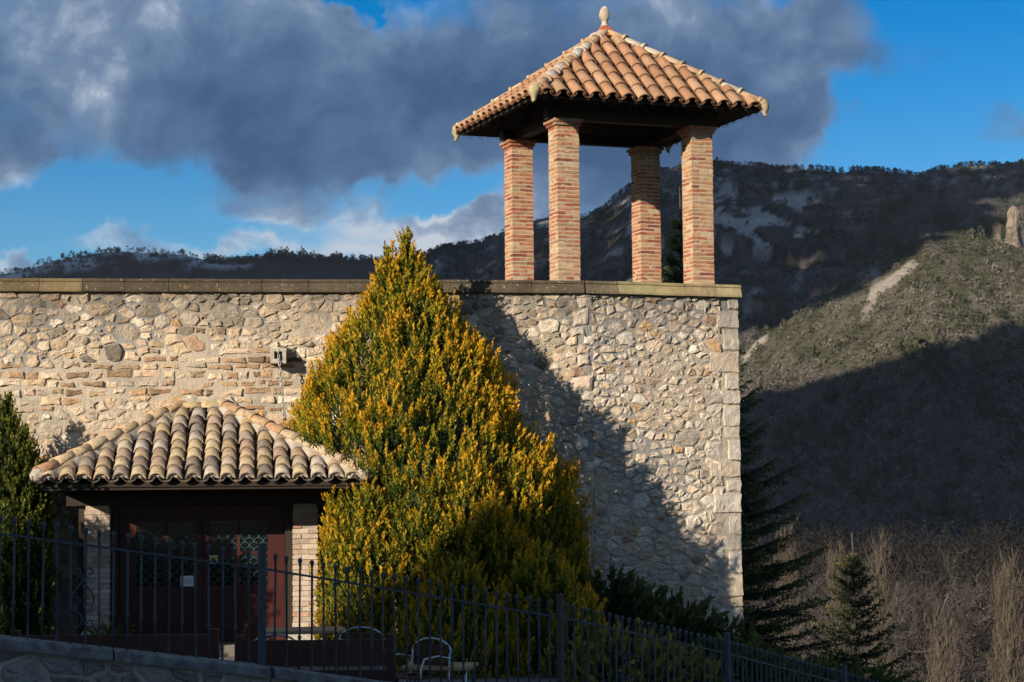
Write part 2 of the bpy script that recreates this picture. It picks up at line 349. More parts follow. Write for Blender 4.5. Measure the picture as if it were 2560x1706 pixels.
# mountain: skyline as (x/y, z/y) seen from the village, ridge about 1.5 km off, a spur in front at 1.1 km
MAIN = np.array([(-0.137, 0.0836), (-0.0764, 0.1023), (-0.0562, 0.1153), (-0.044, 0.1189), (-0.0359, 0.1227), (-0.0157, 0.1247), (-0.0027, 0.1293), (0.0133, 0.1342), (0.0196, 0.1356), (0.0364, 0.1367), (0.0463, 0.1405), (0.06, 0.152), (0.0764, 0.1606), (0.0853, 0.1616), (0.1028, 0.1637), (0.1164, 0.1635), (0.1366, 0.1611), (0.1568, 0.1597), (0.1669, 0.1582), (0.1771, 0.1601), (0.1872, 0.1596), (0.2074, 0.1568), (0.2176, 0.1594), (0.2278, 0.1607), (0.2481, 0.162), (0.2603, 0.1631), (0.309, 0.1651), (0.4105, 0.1683)])
SPUR = np.array([(0.0435, 0.0056), (0.0841, 0.0393), (0.1147, 0.0652), (0.1351, 0.0792), (0.1555, 0.0932), (0.1759, 0.1052), (0.1964, 0.1192), (0.2127, 0.1241), (0.237, 0.1229), (0.259, 0.1176), (0.3074, 0.1121), (0.4079, 0.0991)])
FAR = np.array([(-0.3995, 0.1082), (-0.3186, 0.1014), (-0.2783, 0.1041), (-0.2581, 0.1055), (-0.246, 0.1068), (-0.2339, 0.1112), (-0.2218, 0.1137), (-0.2057, 0.1162), (-0.1976, 0.1166), (-0.1815, 0.1154), (-0.1673, 0.1147), (-0.1532, 0.1117), (-0.1451, 0.1112), (-0.133, 0.1119), (-0.1168, 0.1138), (-0.0966, 0.112), (-0.0764, 0.111), (-0.0562, 0.1092), (0.0043, 0.1046), (0.0445, 0.0901)])
YR, YS = 1500.0, 1120.0
def hmain(u, Y):
    t = np.interp(u, MAIN[:, 0], MAIN[:, 1]) - 0.0022; zr = 2.5 + t*YR; s = (Y-900)/(YR-900)
    sh = np.clip(s, 0, 1)**1.15
    st = np.floor(sh*5 + fbm(u*25, Y*0.004, 3)*1.2)/5; sh = sh*0.72 + 0.28*np.clip(sh + (st+0.1-sh)*0.8, 0, 1)*np.clip((1-s)*6, 0, 1) + 0.28*sh*(1-np.clip((1-s)*6, 0, 1))
    z = -26 + (zr+26)*sh; z = np.where(s > 1, zr - (Y-YR)*0.35, z)
    return z + (fbm(u*55, Y*0.012, 4)-0.5)*26*np.clip((1.02-s)*4, 0, 1)*np.clip(s*5, 0, 1)
def hspur(u, Y):
    t = np.interp(u, SPUR[:, 0], SPUR[:, 1]); zr = 2.5 + t*YS; s = (Y-740)/(YS-740)
    z = -26 + (zr+26)*np.clip(s, 0, 1)**0.95; z = np.where(s > 1, zr - (Y-YS)*0.5, z)
    return z + (fbm(u*40+9, Y*0.010, 4)-0.5)*16*np.clip((1.05-s)*3, 0, 1)*np.clip(s*5, 0, 1)
def hmt(u, Y): return np.maximum(np.maximum(hmain(u, Y), hspur(u, Y)), -27)
nu, nv = 300, 230
U = np.linspace(-0.2, 0.42, nu); YY = np.linspace(700, 1800, nv); UU, YG = np.meshgrid(U, YY, indexing='ij'); HZ = hmt(UU, YG); TT = (HZ-2.5)/YG
base = np.empty((nu, nv, 3)); n1 = fbm(UU*90, TT*160, 5); n2 = fbm(UU*40+7, TT*60+3, 4)
base[:] = (0.112, 0.098, 0.100)  # slightly blue: the cool shade of the slope is put into the colour
base = base*(0.75 + 0.5*n2[..., None])
gmask = sstep(0.52, 0.60, fbm(UU*120+40, TT*170, 5))[..., None]; base = base*(1-gmask) + np.array((0.045, 0.055, 0.036))*gmask
isspur = (hspur(UU, YG) > hmain(UU, YG))[..., None]
lowshade = sstep(0.062, 0.040, TT - 0.10*(UU-0.18))[..., None]; spc = (np.array((0.118, 0.108, 0.084))*(1-lowshade) + np.array((0.115, 0.100, 0.104))*lowshade)*(0.7 + 0.6*n2[..., None]); base = np.where(isspur, spc*(1-0.5*gmask) + np.array((0.05, 0.06, 0.02))*0.5*gmask, base)  # lower spur tinted purple: its shade is put into the colour
cl = sstep(0.57, 0.63, fbm(UU*110+3, TT*190+9, 5))*sstep(0.10, 0.118, TT)*(1-sstep(0.146, 0.157, TT))*(1-sstep(0.13, 0.19, UU))
cl = np.maximum(cl, sstep(0.55, 0.62, fbm(UU*130, TT*60+2, 5))*np.exp(-((UU-0.113)/0.028)**2-((TT-0.151)/0.0045)**2)*1.3)
cl = np.clip(cl, 0, 1)[..., None]*(~isspur)
base = base*(1-cl) + np.array((0.46, 0.44, 0.42))*(0.6+0.6*n1[..., None])*cl
def patch(pts, r, c, k=1.0):
    global base
    for (ua, ta), (ub, tb) in zip(pts, pts[1:]):
        for q in np.linspace(0, 1, 6):
            d = np.hypot(UU-(ua+(ub-ua)*q), TT-(ta+(tb-ta)*q))*(0.75+0.5*n1); m = (sstep(r, r*0.6, d)*k)[..., None]; base = base*(1-m)+np.array(c)*m
patch([(0.2022, 0.1085), (0.193, 0.101), (0.184, 0.096), (0.178, 0.083)], 0.0032, (0.34, 0.30, 0.25), 0.85)
patch([(0.183, 0.104), (0.177, 0.102)], 0.004, (0.24, 0.225, 0.21))
patch([(0.1235, 0.094), (0.119, 0.086)], 0.005, (0.26, 0.245, 0.23)); patch([(0.146, 0.105), (0.143, 0.097)], 0.0025, (0.25, 0.23, 0.22))
patch([(0.127, 0.072), (0.117, 0.062)], 0.0022, (0.42, 0.37, 0.30)); patch([(0.24, 0.1245), (0.257, 0.119)], 0.0022, (0.40, 0.32, 0.23))
snow = sstep(0.60, 0.66, fbm(UU*200, TT*400, 4))*sstep(0.138, 0.150, TT); base = base*(1-0.35*snow[..., None]) + 0.35*0.5*snow[..., None]
tag(link('mountain', nmesh('mountain', np.stack([UU*YG, YG, HZ], -1).reshape(-1, 3), grid_faces(nu, nv), 'mount', base.reshape(-1, 3), smooth_=True)), kind='structure')
# snowy hills far behind the wall
FAR[:, 1] += 0.0035; YF = 3000.0; nu2, nv2 = 260, 60; U2 = np.linspace(-0.42, 0.06, nu2); Y2 = np.linspace(2300, 3400, nv2); UU2, YG2 = np.meshgrid(U2, Y2, indexing='ij')
def hfar(u, Y):
    zr = 2.5 + np.interp(u, FAR[:, 0], FAR[:, 1])*YF; s = (Y-2300)/(YF-2300)
    return np.where(s > 1, zr-(Y-YF)*0.3, -26 + (zr+26)*np.clip(s, 0, 1)) + (fbm(u*90, Y*0.006, 4)-0.5)*30*np.clip((1-s)*3, 0, 1)
HZ2 = hfar(UU2, YG2); T2 = (HZ2-2.5)/YG2; dtop = np.interp(UU2, FAR[:, 0], FAR[:, 1]) - T2
b2 = np.empty((nu2, nv2, 3)); b2[:] = (0.050, 0.050, 0.054); b2 *= (0.7 + 0.6*fbm(UU2*120, T2*200, 5))[..., None]
sn = sstep(0.40, 0.60, fbm(UU2*60+5, T2*300, 4) + 0.27 - dtop*70)[..., None]*0.9*(sstep(-0.115, -0.14, UU2))[..., None]; b2 = b2*(1-sn) + np.array((0.62, 0.65, 0.70))*sn
tag(link('far_hills', nmesh('far_hills', np.stack([UU2*YG2, YG2, HZ2], -1).reshape(-1, 3), grid_faces(nu2, nv2), 'mount', b2.reshape(-1, 3), smooth_=True)), kind='structure')

# scrub and bare woodland on the slopes: tufts of small faces
def tufts(P, rad, hgt, cols, nq=9, up=0.0, q=0.5):
    n = len(P); k = nq
    th = rng.random((n, k))*6.283; cz = rng.random((n, k)); rr = np.sqrt(rng.random((n, k)))*np.sqrt(np.clip(1-(cz*1.0)**2, 0.1, 1))
    C = np.stack([np.cos(th)*rr*rad[:, None], np.sin(th)*rr*rad[:, None], cz*hgt[:, None]], -1) + P[:, None, :]
    a = rng.normal(size=(n, k, 3)); a[..., 2] += up*np.sign(a[..., 2]+1e-9); a /= np.linalg.norm(a, axis=-1, keepdims=True)
    b = np.cross(a, rng.normal(size=(n, k, 3))); b /= np.linalg.norm(b, axis=-1, keepdims=True)
    s = (q*rad)[:, None, None]*(0.6+0.8*rng.random((n, k, 1)))
    Vq = np.stack([C - a*s, C + b*s*0.7, C + a*s, C - b*s*0.7], 2).reshape(-1, 3)
    F4 = np.arange(len(Vq)).reshape(-1, 4); cc = np.repeat((cols[:, None, :]*(0.88+0.24*rng.random((n, k, 1)))).reshape(-1, 3), 4, 0)
    return Vq, F4, cc
dT = np.abs(np.diff(TT, axis=1))[:-1, :]*np.diff(U)[0]
Uc = UU[:-1, :-1]; w = dT*(TT[:-1, 1:] > TT[:-1, :-1])*((Uc > -0.07) & (Uc < 0.34)); vis = np.maximum.accumulate(TT, axis=1)[:-1, :-1] <= TT[:-1, :-1]+1e-4; w = w*vis
idx = rng.choice(w.size, 19000, p=(w/w.sum()).ravel()); iu, iv = np.unravel_index(idx, w.shape)
pu = U[iu] + rng.random(len(iu))*np.diff(U)[0]; pY = YY[iv] + rng.random(len(iu))*np.diff(YY)[0]; pz = hmt(pu, pY)
nb = base[iu, iv]; lum_ = nb.mean(1); keep = (lum_ < 0.2) | (rng.random(len(iu)) < 0.12)
pu, pY, pz, nb = pu[keep], pY[keep], pz[keep], nb[keep]; n = len(pu); sp_ = isspur[iu, iv, 0][keep]
green = fbm(pu*80+11, (pz/pY)*120, 4); rnd = rng.random(n); isg = (green + 0.25*(rnd-0.5)) > 0.525
cc = np.where(isg[:, None], np.array((0.050, 0.062, 0.042)), np.array((0.118, 0.102, 0.102)))
lowshade_ = sstep(0.062, 0.040, (pz-2.5)/pY - 0.10*(pu-0.18))[:, None]; spb = np.array((0.128, 0.116, 0.094))*(1-lowshade_) + np.array((0.122, 0.105, 0.108))*lowshade_; spg = np.array((0.066, 0.067, 0.043))*(1-lowshade_) + np.array((0.052, 0.064, 0.044))*lowshade_  # tufts low on the spur carry the same painted shade tint
cc = np.where(sp_[:, None], np.where(isg[:, None], spg, spb), cc)*(0.78+0.44*rng.random((n, 1)))
rd = np.where(isg, 1.7, 2.0)*(0.45+1.0*rng.random(n)**1.5)*np.where((rng.random(n) < 0.10) & isg, 2.0, 1.0)
V1, F1, C1 = tufts(np.stack([pu*pY, pY, pz-0.6], -1), rd, rd*1.5, cc, 24, 0.7, 0.27)
ue = np.sort(rng.uniform(-0.06, 0.34, 700)); Ye = YR - 2 + rng.random(700)*10; ze = 2.5 + (np.interp(ue, MAIN[:, 0], MAIN[:, 1])-0.0022)*YR - 1.5
hh = (1.5 + 5.0*fbm(ue*60, ue*0+3, 3))*np.where(ue < 0.05, 0.75, 1.0)
V2, F2, C2 = tufts(np.stack([ue*Ye, Ye, ze], -1), np.full(700, 2.0), hh, np.tile((0.075, 0.062, 0.060), (700, 1)), 44, 0.8, 0.22)
tag(link('hillside_scrub', nmesh('hillside_scrub', np.concatenate([V1, V2]), np.concatenate([F1, F2+len(V1)]), 'scrub', np.concatenate([C1, C2]))),
    'grey brown bare scrub and dark evergreen bushes covering the mountain slopes', 'scrub', kind='stuff')
nf = 3600; uf = rng.uniform(-0.40, 0.02, nf); Yf = YF - rng.random(nf)**1.4*260; fr = (uf > -0.155) & (rng.random(nf) < 0.8); Yf = np.where(fr, YF-5-20*rng.random(nf), Yf); zf = hfar(uf, Yf) - 1
snowy = (uf < -0.125) & (rng.random(nf) < 0.2); uf, Yf, zf, fr = uf[~snowy], Yf[~snowy], zf[~snowy], fr[~snowy]; nf = len(uf)
hf = np.where(fr, 2.0 + 15.0*fbm(uf*150, uf*0+2.0, 4)**1.6, 6.0)*(0.6+0.8*rng.random(nf))
V3, F3, C3 = tufts(np.stack([uf*Yf, Yf, zf], -1), np.full(nf, 4.2)*(0.6+0.7*rng.random(nf)), hf, np.tile((0.050, 0.054, 0.052), (nf, 1)), 26, 0.4, 0.26)
tag(link('far_woodland', nmesh('far_woodland', V3, F3, 'scrub', C3)), 'dark woodland dotted over the snowy hills behind the wall', 'woodland', kind='stuff')
# limestone pinnacle on the spur
def pinnacle():
    prof = np.array([(1.30, 0), (1.12, 0.12), (0.88, 0.30), (0.82, 0.45), (0.90, 0.55), (0.70, 0.68), (0.74, 0.80), (0.60, 0.90), (0.34, 0.97), (0.05, 1.0)]); nn, nr = 44, 34; V = []; Cc = []
    for i in range(nr):
        t = i/(nr-1); r = np.interp(t, prof[:, 1], prof[:, 0])
        for k in range(nn):
            a = 2*math.pi*k/nn; ca, sa = math.cos(a), math.sin(a)
            q = r*4.6*(1 + 0.75*(float(fbm(np.array(ca*2.2+8), np.array(sa*2.2+t*3.0), 4))-0.5) + 0.35*(float(fbm(np.array(ca*7+30), np.array(sa*7+t*5), 2))-0.5))
            V.append((q*ca + t*0.8, q*sa, t*26 - 2)); c = 0.45+1.1*float(fbm(np.array(ca*4+sa*3+60), np.array(t*9+5), 4)); w = float(fbm(np.array(ca*2+70), np.array(t*3+sa), 2)); Cc.append(((0.22+0.10*w)*c, (0.20+0.06*w)*c, (0.18+0.01*w)*c))
    F = [(i*nn+k, i*nn+(k+1) % nn, (i+1)*nn+(k+1) % nn, (i+1)*nn+k) for i in range(nr-1) for k in range(nn)]
    return V, F, Cc
V, F, Cc = pinnacle(); up = 0.2535; yp = 1122.0
o = link('rock_pinnacle', nmesh('rock_pinnacle', V, F, 'mount', Cc), loc=(up*yp, yp, hmt(np.array(up), np.array(yp))-1.0)); tag(o, 'pale limestone pinnacle standing on the sunlit mountain spur', 'rock')

# unseen clouds added left of the view, shaped to shade upper mountain and spur foot
UPL = np.array([(0.0943, 0.0714), (0.1146, 0.0762), (0.135, 0.0842), (0.1554, 0.0922), (0.1758, 0.1031), (0.1962, 0.1151), (0.2126, 0.1251), (0.2331, 0.133), (0.2455, 0.1452), (0.2721, 0.1511), (0.35, 0.1525)])
LOL = np.array([(0.0641, 0.0292), (0.1108, 0.0388), (0.1454, 0.0486), (0.1759, 0.0564), (0.2066, 0.0652), (0.2372, 0.0700), (0.2679, 0.0755), (0.35, 0.088)])
def hit(u, t):
    Yk = np.linspace(705, 1640, 400); z = hmt(np.full_like(Yk, u), Yk); b = np.where(z >= 2.5 + t*Yk)[0]
    return None if len(b) == 0 else (u*Yk[b[0]], Yk[b[0]], z[b[0]])
_bm = bmesh.new(); bmesh.ops.create_icosphere(_bm, subdivisions=1, radius=1.0); PUFV = np.array([v.co[:] for v in _bm.verts]); PUFF = np.array([[v.index for v in f.verts] for f in _bm.faces]); _bm.free()
def shade_cloud(pts, label):
    V = []; F = []; off = 0
    for (p, r) in pts:
        q = PUFV*r*(0.85+0.3*rng.random((len(PUFV), 1))); q[:, 2] *= 0.7; V.append(q + np.array(p)); F.append(PUFF + off); off += len(PUFV)
    tag(link('shade_cloud', nmesh('shade_cloud', np.concatenate(V), np.concatenate(F), 'shade_cloud', smooth_=True)), kind='structure')
def back(p, k): return (p[0]-0.8*k, p[1]-k, p[2]+0.42*k)
up_, lo_ = [], []
for u in np.arange(-0.075, 0.34, 0.0065):
    for t in np.arange(-0.034, 0.172, 0.0042):
        uu = u + random.uniform(-0.001, 0.001); tt = t + random.uniform(-0.001, 0.001)
        hi_ = (uu < 0.09 and tt > 0.055) or (uu >= 0.09 and tt > np.interp(uu, UPL[:, 0], UPL[:, 1]) - 0.0035 + 0.006*(float(fbm(np.array(uu*90), np.array(3.0), 3))-0.5))
        low_ = uu > 0.05 and tt < np.interp(uu, LOL[:, 0], LOL[:, 1]) - 0.003
        if not (hi_ or low_): continue
        p = hit(uu, tt)
        if p is None: continue
        (up_ if hi_ else lo_).append((back(p, 700 + random.uniform(-25, 25)), 11.5 + 5*random.random()))
for u in np.arange(-0.075, 0.34, 0.006):   # cover the tree line on the crest
    for k in (0, 14, 28): up_.append((back((u*(YR+k), YR+k, 2.5+np.interp(u, MAIN[:, 0], MAIN[:, 1])*YR + 6), 700), 16))
shade_cloud(up_, ''); shade_cloud(lo_, '')
fc = []  # another added sheet of puffs, placed to shade the far hills
for u in np.arange(-0.30, 0.03, 0.012):
    for Yk in np.arange(2300, 3080, 38): fc.append((back((u*Yk, Yk, float(hfar(np.array(u), np.array(Yk)))), 900), 34))
shade_cloud(fc, '')

# ================================================================== RUBBLE MASONRY
def power_cells(S, Wt, box, near):
    """cells of a power diagram, sites S (n,2), weights Wt, clipped to box"""
    out = []; x0, x1, y0, y1 = box
    for i in range(len(S)):
        d2 = ((S - S[i])**2).sum(1); nb = np.where(d2 < near*near)[0]; nb = nb[np.argsort(d2[nb])][1:26]
        P = [(max(x0, S[i, 0]-1), max(y0, S[i, 1]-1)), (min(x1, S[i, 0]+1), max(y0, S[i, 1]-1)), (min(x1, S[i, 0]+1), min(y1, S[i, 1]+1)), (max(x0, S[i, 0]-1), min(y1, S[i, 1]+1))]
        for j in nb:
            nx, ny = S[j] - S[i]; c = (S[j] @ S[j] - S[i] @ S[i] + Wt[i] - Wt[j])/2
            Q = []; L = len(P)
            for k in range(L):
                a, b = P[k], P[(k+1) % L]; da = a[0]*nx + a[1]*ny - c; db = b[0]*nx + b[1]*ny - c
                if da <= 0: Q.append(a)
                if (da < 0) != (db < 0) and abs(da-db) > 1e-12: t = da/(da-db); Q.append((a[0]+(b[0]-a[0])*t, a[1]+(b[1]-a[1])*t))
            P = Q
            if len(P) < 3: break
        out.append(np.array(P) if len(P) >= 3 else None)
    return out
def area(P): x, y = P[:, 0], P[:, 1]; return 0.5*abs(np.dot(x, np.roll(y, -1)) - np.dot(y, np.roll(x, -1)))
def resample(P, n):
    Q = np.vstack([P, P[:1]]); d = np.r_[0, np.cumsum(np.hypot(*np.diff(Q, axis=0).T))]; t = np.linspace(0, d[-1], n, endpoint=False)
    return np.stack([np.interp(t, d, Q[:, 0]), np.interp(t, d, Q[:, 1])], 1)
def stone_geo(P, gap, proud, n=None, rough=0.30, soft=0.05):
    """a rough angular stone from its cell outline in the wall plane: x along, z up, face towards -y"""
    c = P.mean(0); Q = []; L_ = len(P); keepn = np.hypot(*(np.roll(P, -1, 0)-P).T) > 0.02; P = P[keepn] if keepn.sum() >= 3 else P; L_ = len(P)
    for k in range(L_):
        a, b = P[k], P[(k+1) % L_]; Q.append(a)
        if np.hypot(*(b-a)) > 0.07: Q.append(a + (b-a)*random.uniform(0.35, 0.65))
    Q = np.array(Q); n = len(Q); r = Q - c; L = np.hypot(r[:, 0], r[:, 1])[:, None]
    jg = (rng.random((n, 1))**1.5)*gap*1.7
    Q = c + r*np.clip(1 - (gap*0.6 + jg)/L, 0.42, 1)*(1 + rough*0.30*(rng.random((n, 1))-0.6))
    tl = rng.normal(size=2)*0.20; V = []
    def ring(k, y, jit):
        q = c + (Q-c)*(k + jit*4*(rng.random((n, 1))-0.5)); yy = y + (q-c)@tl*(0.5 if y < 0 else 0.0) + jit*(rng.random(n)-0.5)
        for (a, b), h in zip(q, yy): V.append((a, h, b))
    ring(1.05, 0.022, 0.0); ring(0.95, -proud*0.6, 0.008); ring(0.62, -proud, 0.020); V.append((c[0] + 0.2*(Q[0, 0]-c[0]), -proud*(0.75+0.5*random.random()), c[1]))
    F = [(i*n+k, i*n+(k+1) % n, (i+1)*n+(k+1) % n, (i+1)*n+k) for i in range(2) for k in range(n)]; T = [(2*n+k, 2*n+(k+1) % n, 3*n) for k in range(n)]
    return c, V, F + T
PAL = [((0.50, 0.42, 0.32), 5), ((0.56, 0.48, 0.385), 5), ((0.49, 0.39, 0.28), 4), ((0.45, 0.40, 0.34), 3), ((0.54, 0.43, 0.34), 3), ((0.46, 0.31, 0.17), 0.9), ((0.36, 0.32, 0.27), 1.3), ((0.36, 0.25, 0.18), 0.5), ((0.60, 0.54, 0.46), 3)]
PW = np.array([w for _, w in PAL]); PW = PW/PW.sum()
BROWN = [(0.31, 0.21, 0.14), (0.35, 0.245, 0.165), (0.27, 0.195, 0.135), (0.38, 0.265, 0.17), (0.30, 0.235, 0.16)]
def stone_color(x, z, band):
    if band and random.random() < 0.5: c = random.choice(BROWN)
    else: c = PAL[rng.choice(len(PAL), p=PW)][0]
    k = 0.85 + 0.3*random.random(); return tuple(v*k for v in c)
def lay_sites(x0, x1, z0, z1, spacing, band=None, ax=1.45):
    """poisson-like sites in a space squeezed along x, so that stones lie flat"""
    pts = []; tries = 0; cell = {}
    def g(p): return (int(p[0]//0.12), int(p[1]//0.12))
    n_try = int((x1-x0)*(z1-z0)*1500)
    X = rng.random((n_try, 2))*np.array([x1-x0, z1-z0]) + np.array([x0, z0]); RR = spacing*(0.50 + 1.25*rng.random(n_try)**2.2)
    S = []; Rr = []
    for (x, z), r in zip(X, RR):
        a = ax; rr = r
        if band and band(x, z): a = 2.1; rr = r*0.80
        px, pz = x, z; ok = True; ci, cj = g((x, z))
        for di in range(-5, 6):
            for dj in range(-3, 4):
                for (qx, qz, qr) in cell.get((ci+di, cj+dj), ()):
                    if ((px-qx)/a)**2 + (pz-qz)**2 < (0.5*(rr+qr))**2: ok = False; break
                if not ok: break
            if not ok: break
        if ok: cell.setdefault((ci, cj), []).append((x, z, rr)); S.append((x, z)); Rr.append(rr)
    return np.array(S), np.array(Rr)
def rubble(root, x0, x1, z0, z1, spacing, gap=0.018, band=None, score=None, limit=300, blocks=(), ax=1.45, pal=None, proud=(0.010, 0.030)):
    """fill a wall face with single stones; the best-seen ones become parts, the rest one part"""
    S, Rr = lay_sites(x0, x1, z0, z1, spacing, None, ax)
    slabs = []
    if band:
        S0 = S; k = np.array([not band(*p) for p in S]); S, Rr = S[k], Rr[k]
        z = z0
        while z < z1:
            h = random.uniform(0.075, 0.14); x = x0 + random.random()*0.2
            while x < x1:
                w = random.uniform(0.13, 0.44); zz = z + random.uniform(-0.02, 0.02)
                if band(x+w/2, zz+h/2) and random.random() < 0.97: S = np.vstack([S, [x+w/2, zz+h/2]]); Rr = np.append(Rr, 0.03); slabs.append((x, x+w, zz, zz+h*random.uniform(0.85, 1.0), len(S)-1))
                x += w + 0.012
            z += h + 0.012
    sl_idx = {q[4]: q for q in slabs}
    for (bx0, bx1, bz0, bz1) in blocks:
        if band: break
        k = ~((S[:, 0] > bx0-0.02) & (S[:, 0] < bx1+0.02) & (S[:, 1] > bz0-0.01) & (S[:, 1] < bz1+0.01)); S, Rr = S[k], Rr[k]
    Q = S.copy(); Q[:, 0] /= ax; cells = power_cells(Q, (Rr*0.5)**2*0.8, (x0/ax, x1/ax, z0, z1), 0.75)
    items = []
    for si, (s, P) in enumerate(zip(S, cells)):
        if si in sl_idx:
            a, b, c0, d, _ = sl_idx[si]; j = lambda: random.uniform(-0.014, 0.014); m_ = 0.5*(a+b)
            items.append((np.array([(a+j(), c0+j()), (m_, c0+j()*0.6), (b+j(), c0+j()), (b+j(), d+j()), (m_, d+j()*0.6), (a+j(), d+j())]), s)); continue
        if P is None: continue
        P = P*np.array([ax, 1.0])
        if area(P) < 0.004: continue
        items.append((P, s))
    if score: items.sort(key=lambda it: -score(it[1][0], it[1][1])*area(it[0]))
    rest = MB(); cols = []
    for i, (P, s) in enumerate(items):
        gp = gap*(0.35 + 1.3*random.random()); c, V, F = stone_geo(P, gp, random.uniform(*proud)); cc = (pal or stone_color)(s[0], s[1], bool(band and band(*s)))
        if i < limit:
            m = MB(); m.add([(v[0]-c[0], v[1], v[2]-c[1]) for v in V], F, cc); m.build('stone', 'stone', root, (c[0], 0, c[1]))
        else: rest.add(V, F, cc)
    if rest.v: rest.build('stones', 'stone', root, kind='stuff')
def block_stone(root, x0, x1, z0, z1, proud, cc, name='quoin', ret=0.0):
    """squared corner stone with a rough hammered face and eased edges"""
    nx, nz = 7, 6; g = 0.007; cx, cz = 0.5*(x0+x1), 0.5*(z0+z1); V = []; sd = random.random()*50
    for i in range(nx):
        for j_ in range(nz):
            e = i in (0, nx-1) or j_ in (0, nz-1); x = x0+g + (x1-x0-2*g)*i/(nx-1); z = z0+g + (z1-z0-2*g)*j_/(nz-1)
            y = 0.012 if e else -proud*(0.55 + 0.9*float(fbm(np.array(x*9+sd), np.array(z*9+sd), 3)))
            k = 0.012; V.append((x - cx + random.uniform(-k, k), y, z - cz + random.uniform(-k, k)))
            if not e and (i in (1, nx-2) or j_ in (1, nz-2)):
                xx = (x0+g+0.012 if i == 1 else x1-g-0.012 if i == nx-2 else x); zz = (z0+g+0.012 if j_ == 1 else z1-g-0.012 if j_ == nz-2 else z); V[-1] = (xx - cx + random.uniform(-k, k), y, zz - cz + random.uniform(-k, k))
    F = [(i*nz+j_, (i+1)*nz+j_, (i+1)*nz+j_+1, i*nz+j_+1) for i in range(nx-1) for j_ in range(nz-1)]
    m = MB(); m.add(V, F, cc); return m.build(name, 'stone', root, (cx, 0, cz))
def mortar_face(root, x0, x1, z0, z1, name='mortar_bed', thick=0.5):
    nx = max(2, int((x1-x0)/0.09)); nz = max(2, int((z1-z0)/0.09)); X, Z = np.meshgrid(np.linspace(x0, x1, nx), np.linspace(z0, z1, nz), indexing='ij')
    Y = (fbm(X*4+3, Z*4, 4)-0.5)*0.022; Y[0, :] = Y[-1, :] = 0
    V = np.stack([X, Y, Z], -1).reshape(-1, 3); F = grid_faces(nx, nz)
    link(name, nmesh(name, V, F, 'mortar', smooth_=True), root)
    MB().box(x0, x1, 0.03, thick, z0, z1).build('core', 'mortar', root)
def coping(root, x0, x1, ztop, pitch, colf, end=0.0):
    prof = [(0.50, -0.001), (-0.055, 0.0), (-0.062, -0.012), (-0.062, -0.040), (-0.048, -0.052), (-0.050, -0.060), (-0.090, -0.165), (-0.088, -0.195), (0.02, -0.200), (0.50, -0.200)]
    x = x0
    while x < x1 - 0.05:
        w = pitch*(0.9+0.2*random.random()); xe = x + w
        if xe > x1 - 0.25: xe = x1
        dz = random.uniform(-0.004, 0.004); dy = random.uniform(-0.005, 0.005); m = MB()
        m.sweep([(a+dy, b+dz) for a, b in prof], 0.004, xe-x-0.004); me = m.mesh('coping_stone', 'coping')
        link('coping_stone', me, root, (x, 0, ztop), color=colf(0.5*(x+xe))); x = xe
    MB().sweep([(0.48, -0.012), (-0.030, -0.012), (-0.030, -0.06), (-0.066, -0.165), (-0.062, -0.185), (0.48, -0.185)], x0+0.01, x1-0.01).build('joint', 'brick_mortar', root, (0, 0, ztop))

# ---- long boundary wall on the left: local x along the wall (0 at the joint, negative to the left), -y towards the camera
wl = empty('stone_wall', (WJ.x, WJ.y, 0), WA, 'long rubble stone wall with weathered coping behind the tiled porch', 'wall')
WLEN = 12.4
def band_l(x, z): return x < -3.6 and 3.72 + 0.10*math.sin(x*1.7) < z < 4.42 + 0.12*math.sin(x*1.1+1) 
mortar_face(wl, -WLEN, 0.0, -0.6, 5.40)
def sc_l(x, z): return (0.02 if x < -9.0 else 1.0)*(1.0 if z > 2.9 else 0.05)*(0.25 if -3.6 < x < -1.2 and z < 5.0 else 1.0)
def col_l(x, z, b):
    c = stone_color(x, z, b); c = (c[0], c[1]*0.965, c[2]*0.89)
    if z > 4.3 and random.random() < 0.10 + 0.16*(z-4.3): k = random.uniform(0.35, 0.65); c = tuple(v*k for v in c)
    return c
rubble(wl, -WLEN, -0.11, -0.3, 5.40, 0.158, 0.017, band_l, sc_l, 300, pal=col_l)
def cop_l(x):
    k = random.uniform(0.85, 1.15); return tuple(v*k for v in ((0.085, 0.069, 0.048) if x > -7.4 else (0.15, 0.115, 0.065)))
coping(wl, -WLEN, -0.004, 5.585, 0.68, cop_l)

# ---- tower block on the right, turned about twenty degrees
TA = R(20.5); TC = Vector((1.56, 32.12, 0)); TF = Vector((math.cos(TA), math.sin(TA), 0)); TL = Vector((-math.sin(TA), math.cos(TA), 0))
TW = 2.61
tw = empty('stone_tower', (WJ.x, WJ.y, 0), TA, 'rubble stone tower block with squared corner quoins below the brick pavilion', 'tower')
mortar_face(tw, 0.0, TW-0.02, -1.6, 5.40, thick=3.6)
blocks = []; z = -1.5; k = 0
while z < 5.38:
    h = random.uniform(0.15, 0.38); z1 = min(z + h, 5.385); w = (0.40 if k % 2 else 0.25)*random.uniform(0.7, 1.3)
    if 5.385 - z1 < 0.12: z1 = 5.385
    blocks.append((TW - w, TW + 0.015, z, z1)); z = z1; k += 1
for b in blocks:
    b = (b[0] + random.uniform(-0.03, 0.03), b[1] + random.uniform(-0.012, 0.006), b[2] + random.uniform(0, 0.012), b[3] - random.uniform(0, 0.012))
    c = random.choice([(0.52, 0.47, 0.40), (0.48, 0.44, 0.39), (0.50, 0.42, 0.33), (0.55, 0.50, 0.44), (0.50, 0.45, 0.38)]); q = block_stone(tw, *b, random.uniform(0.012, 0.032), c)
def sc_t(x, z): return 1.0 if z > 0.0 else 0.1
BT = lambda x, z: 3.50 < z < 3.68
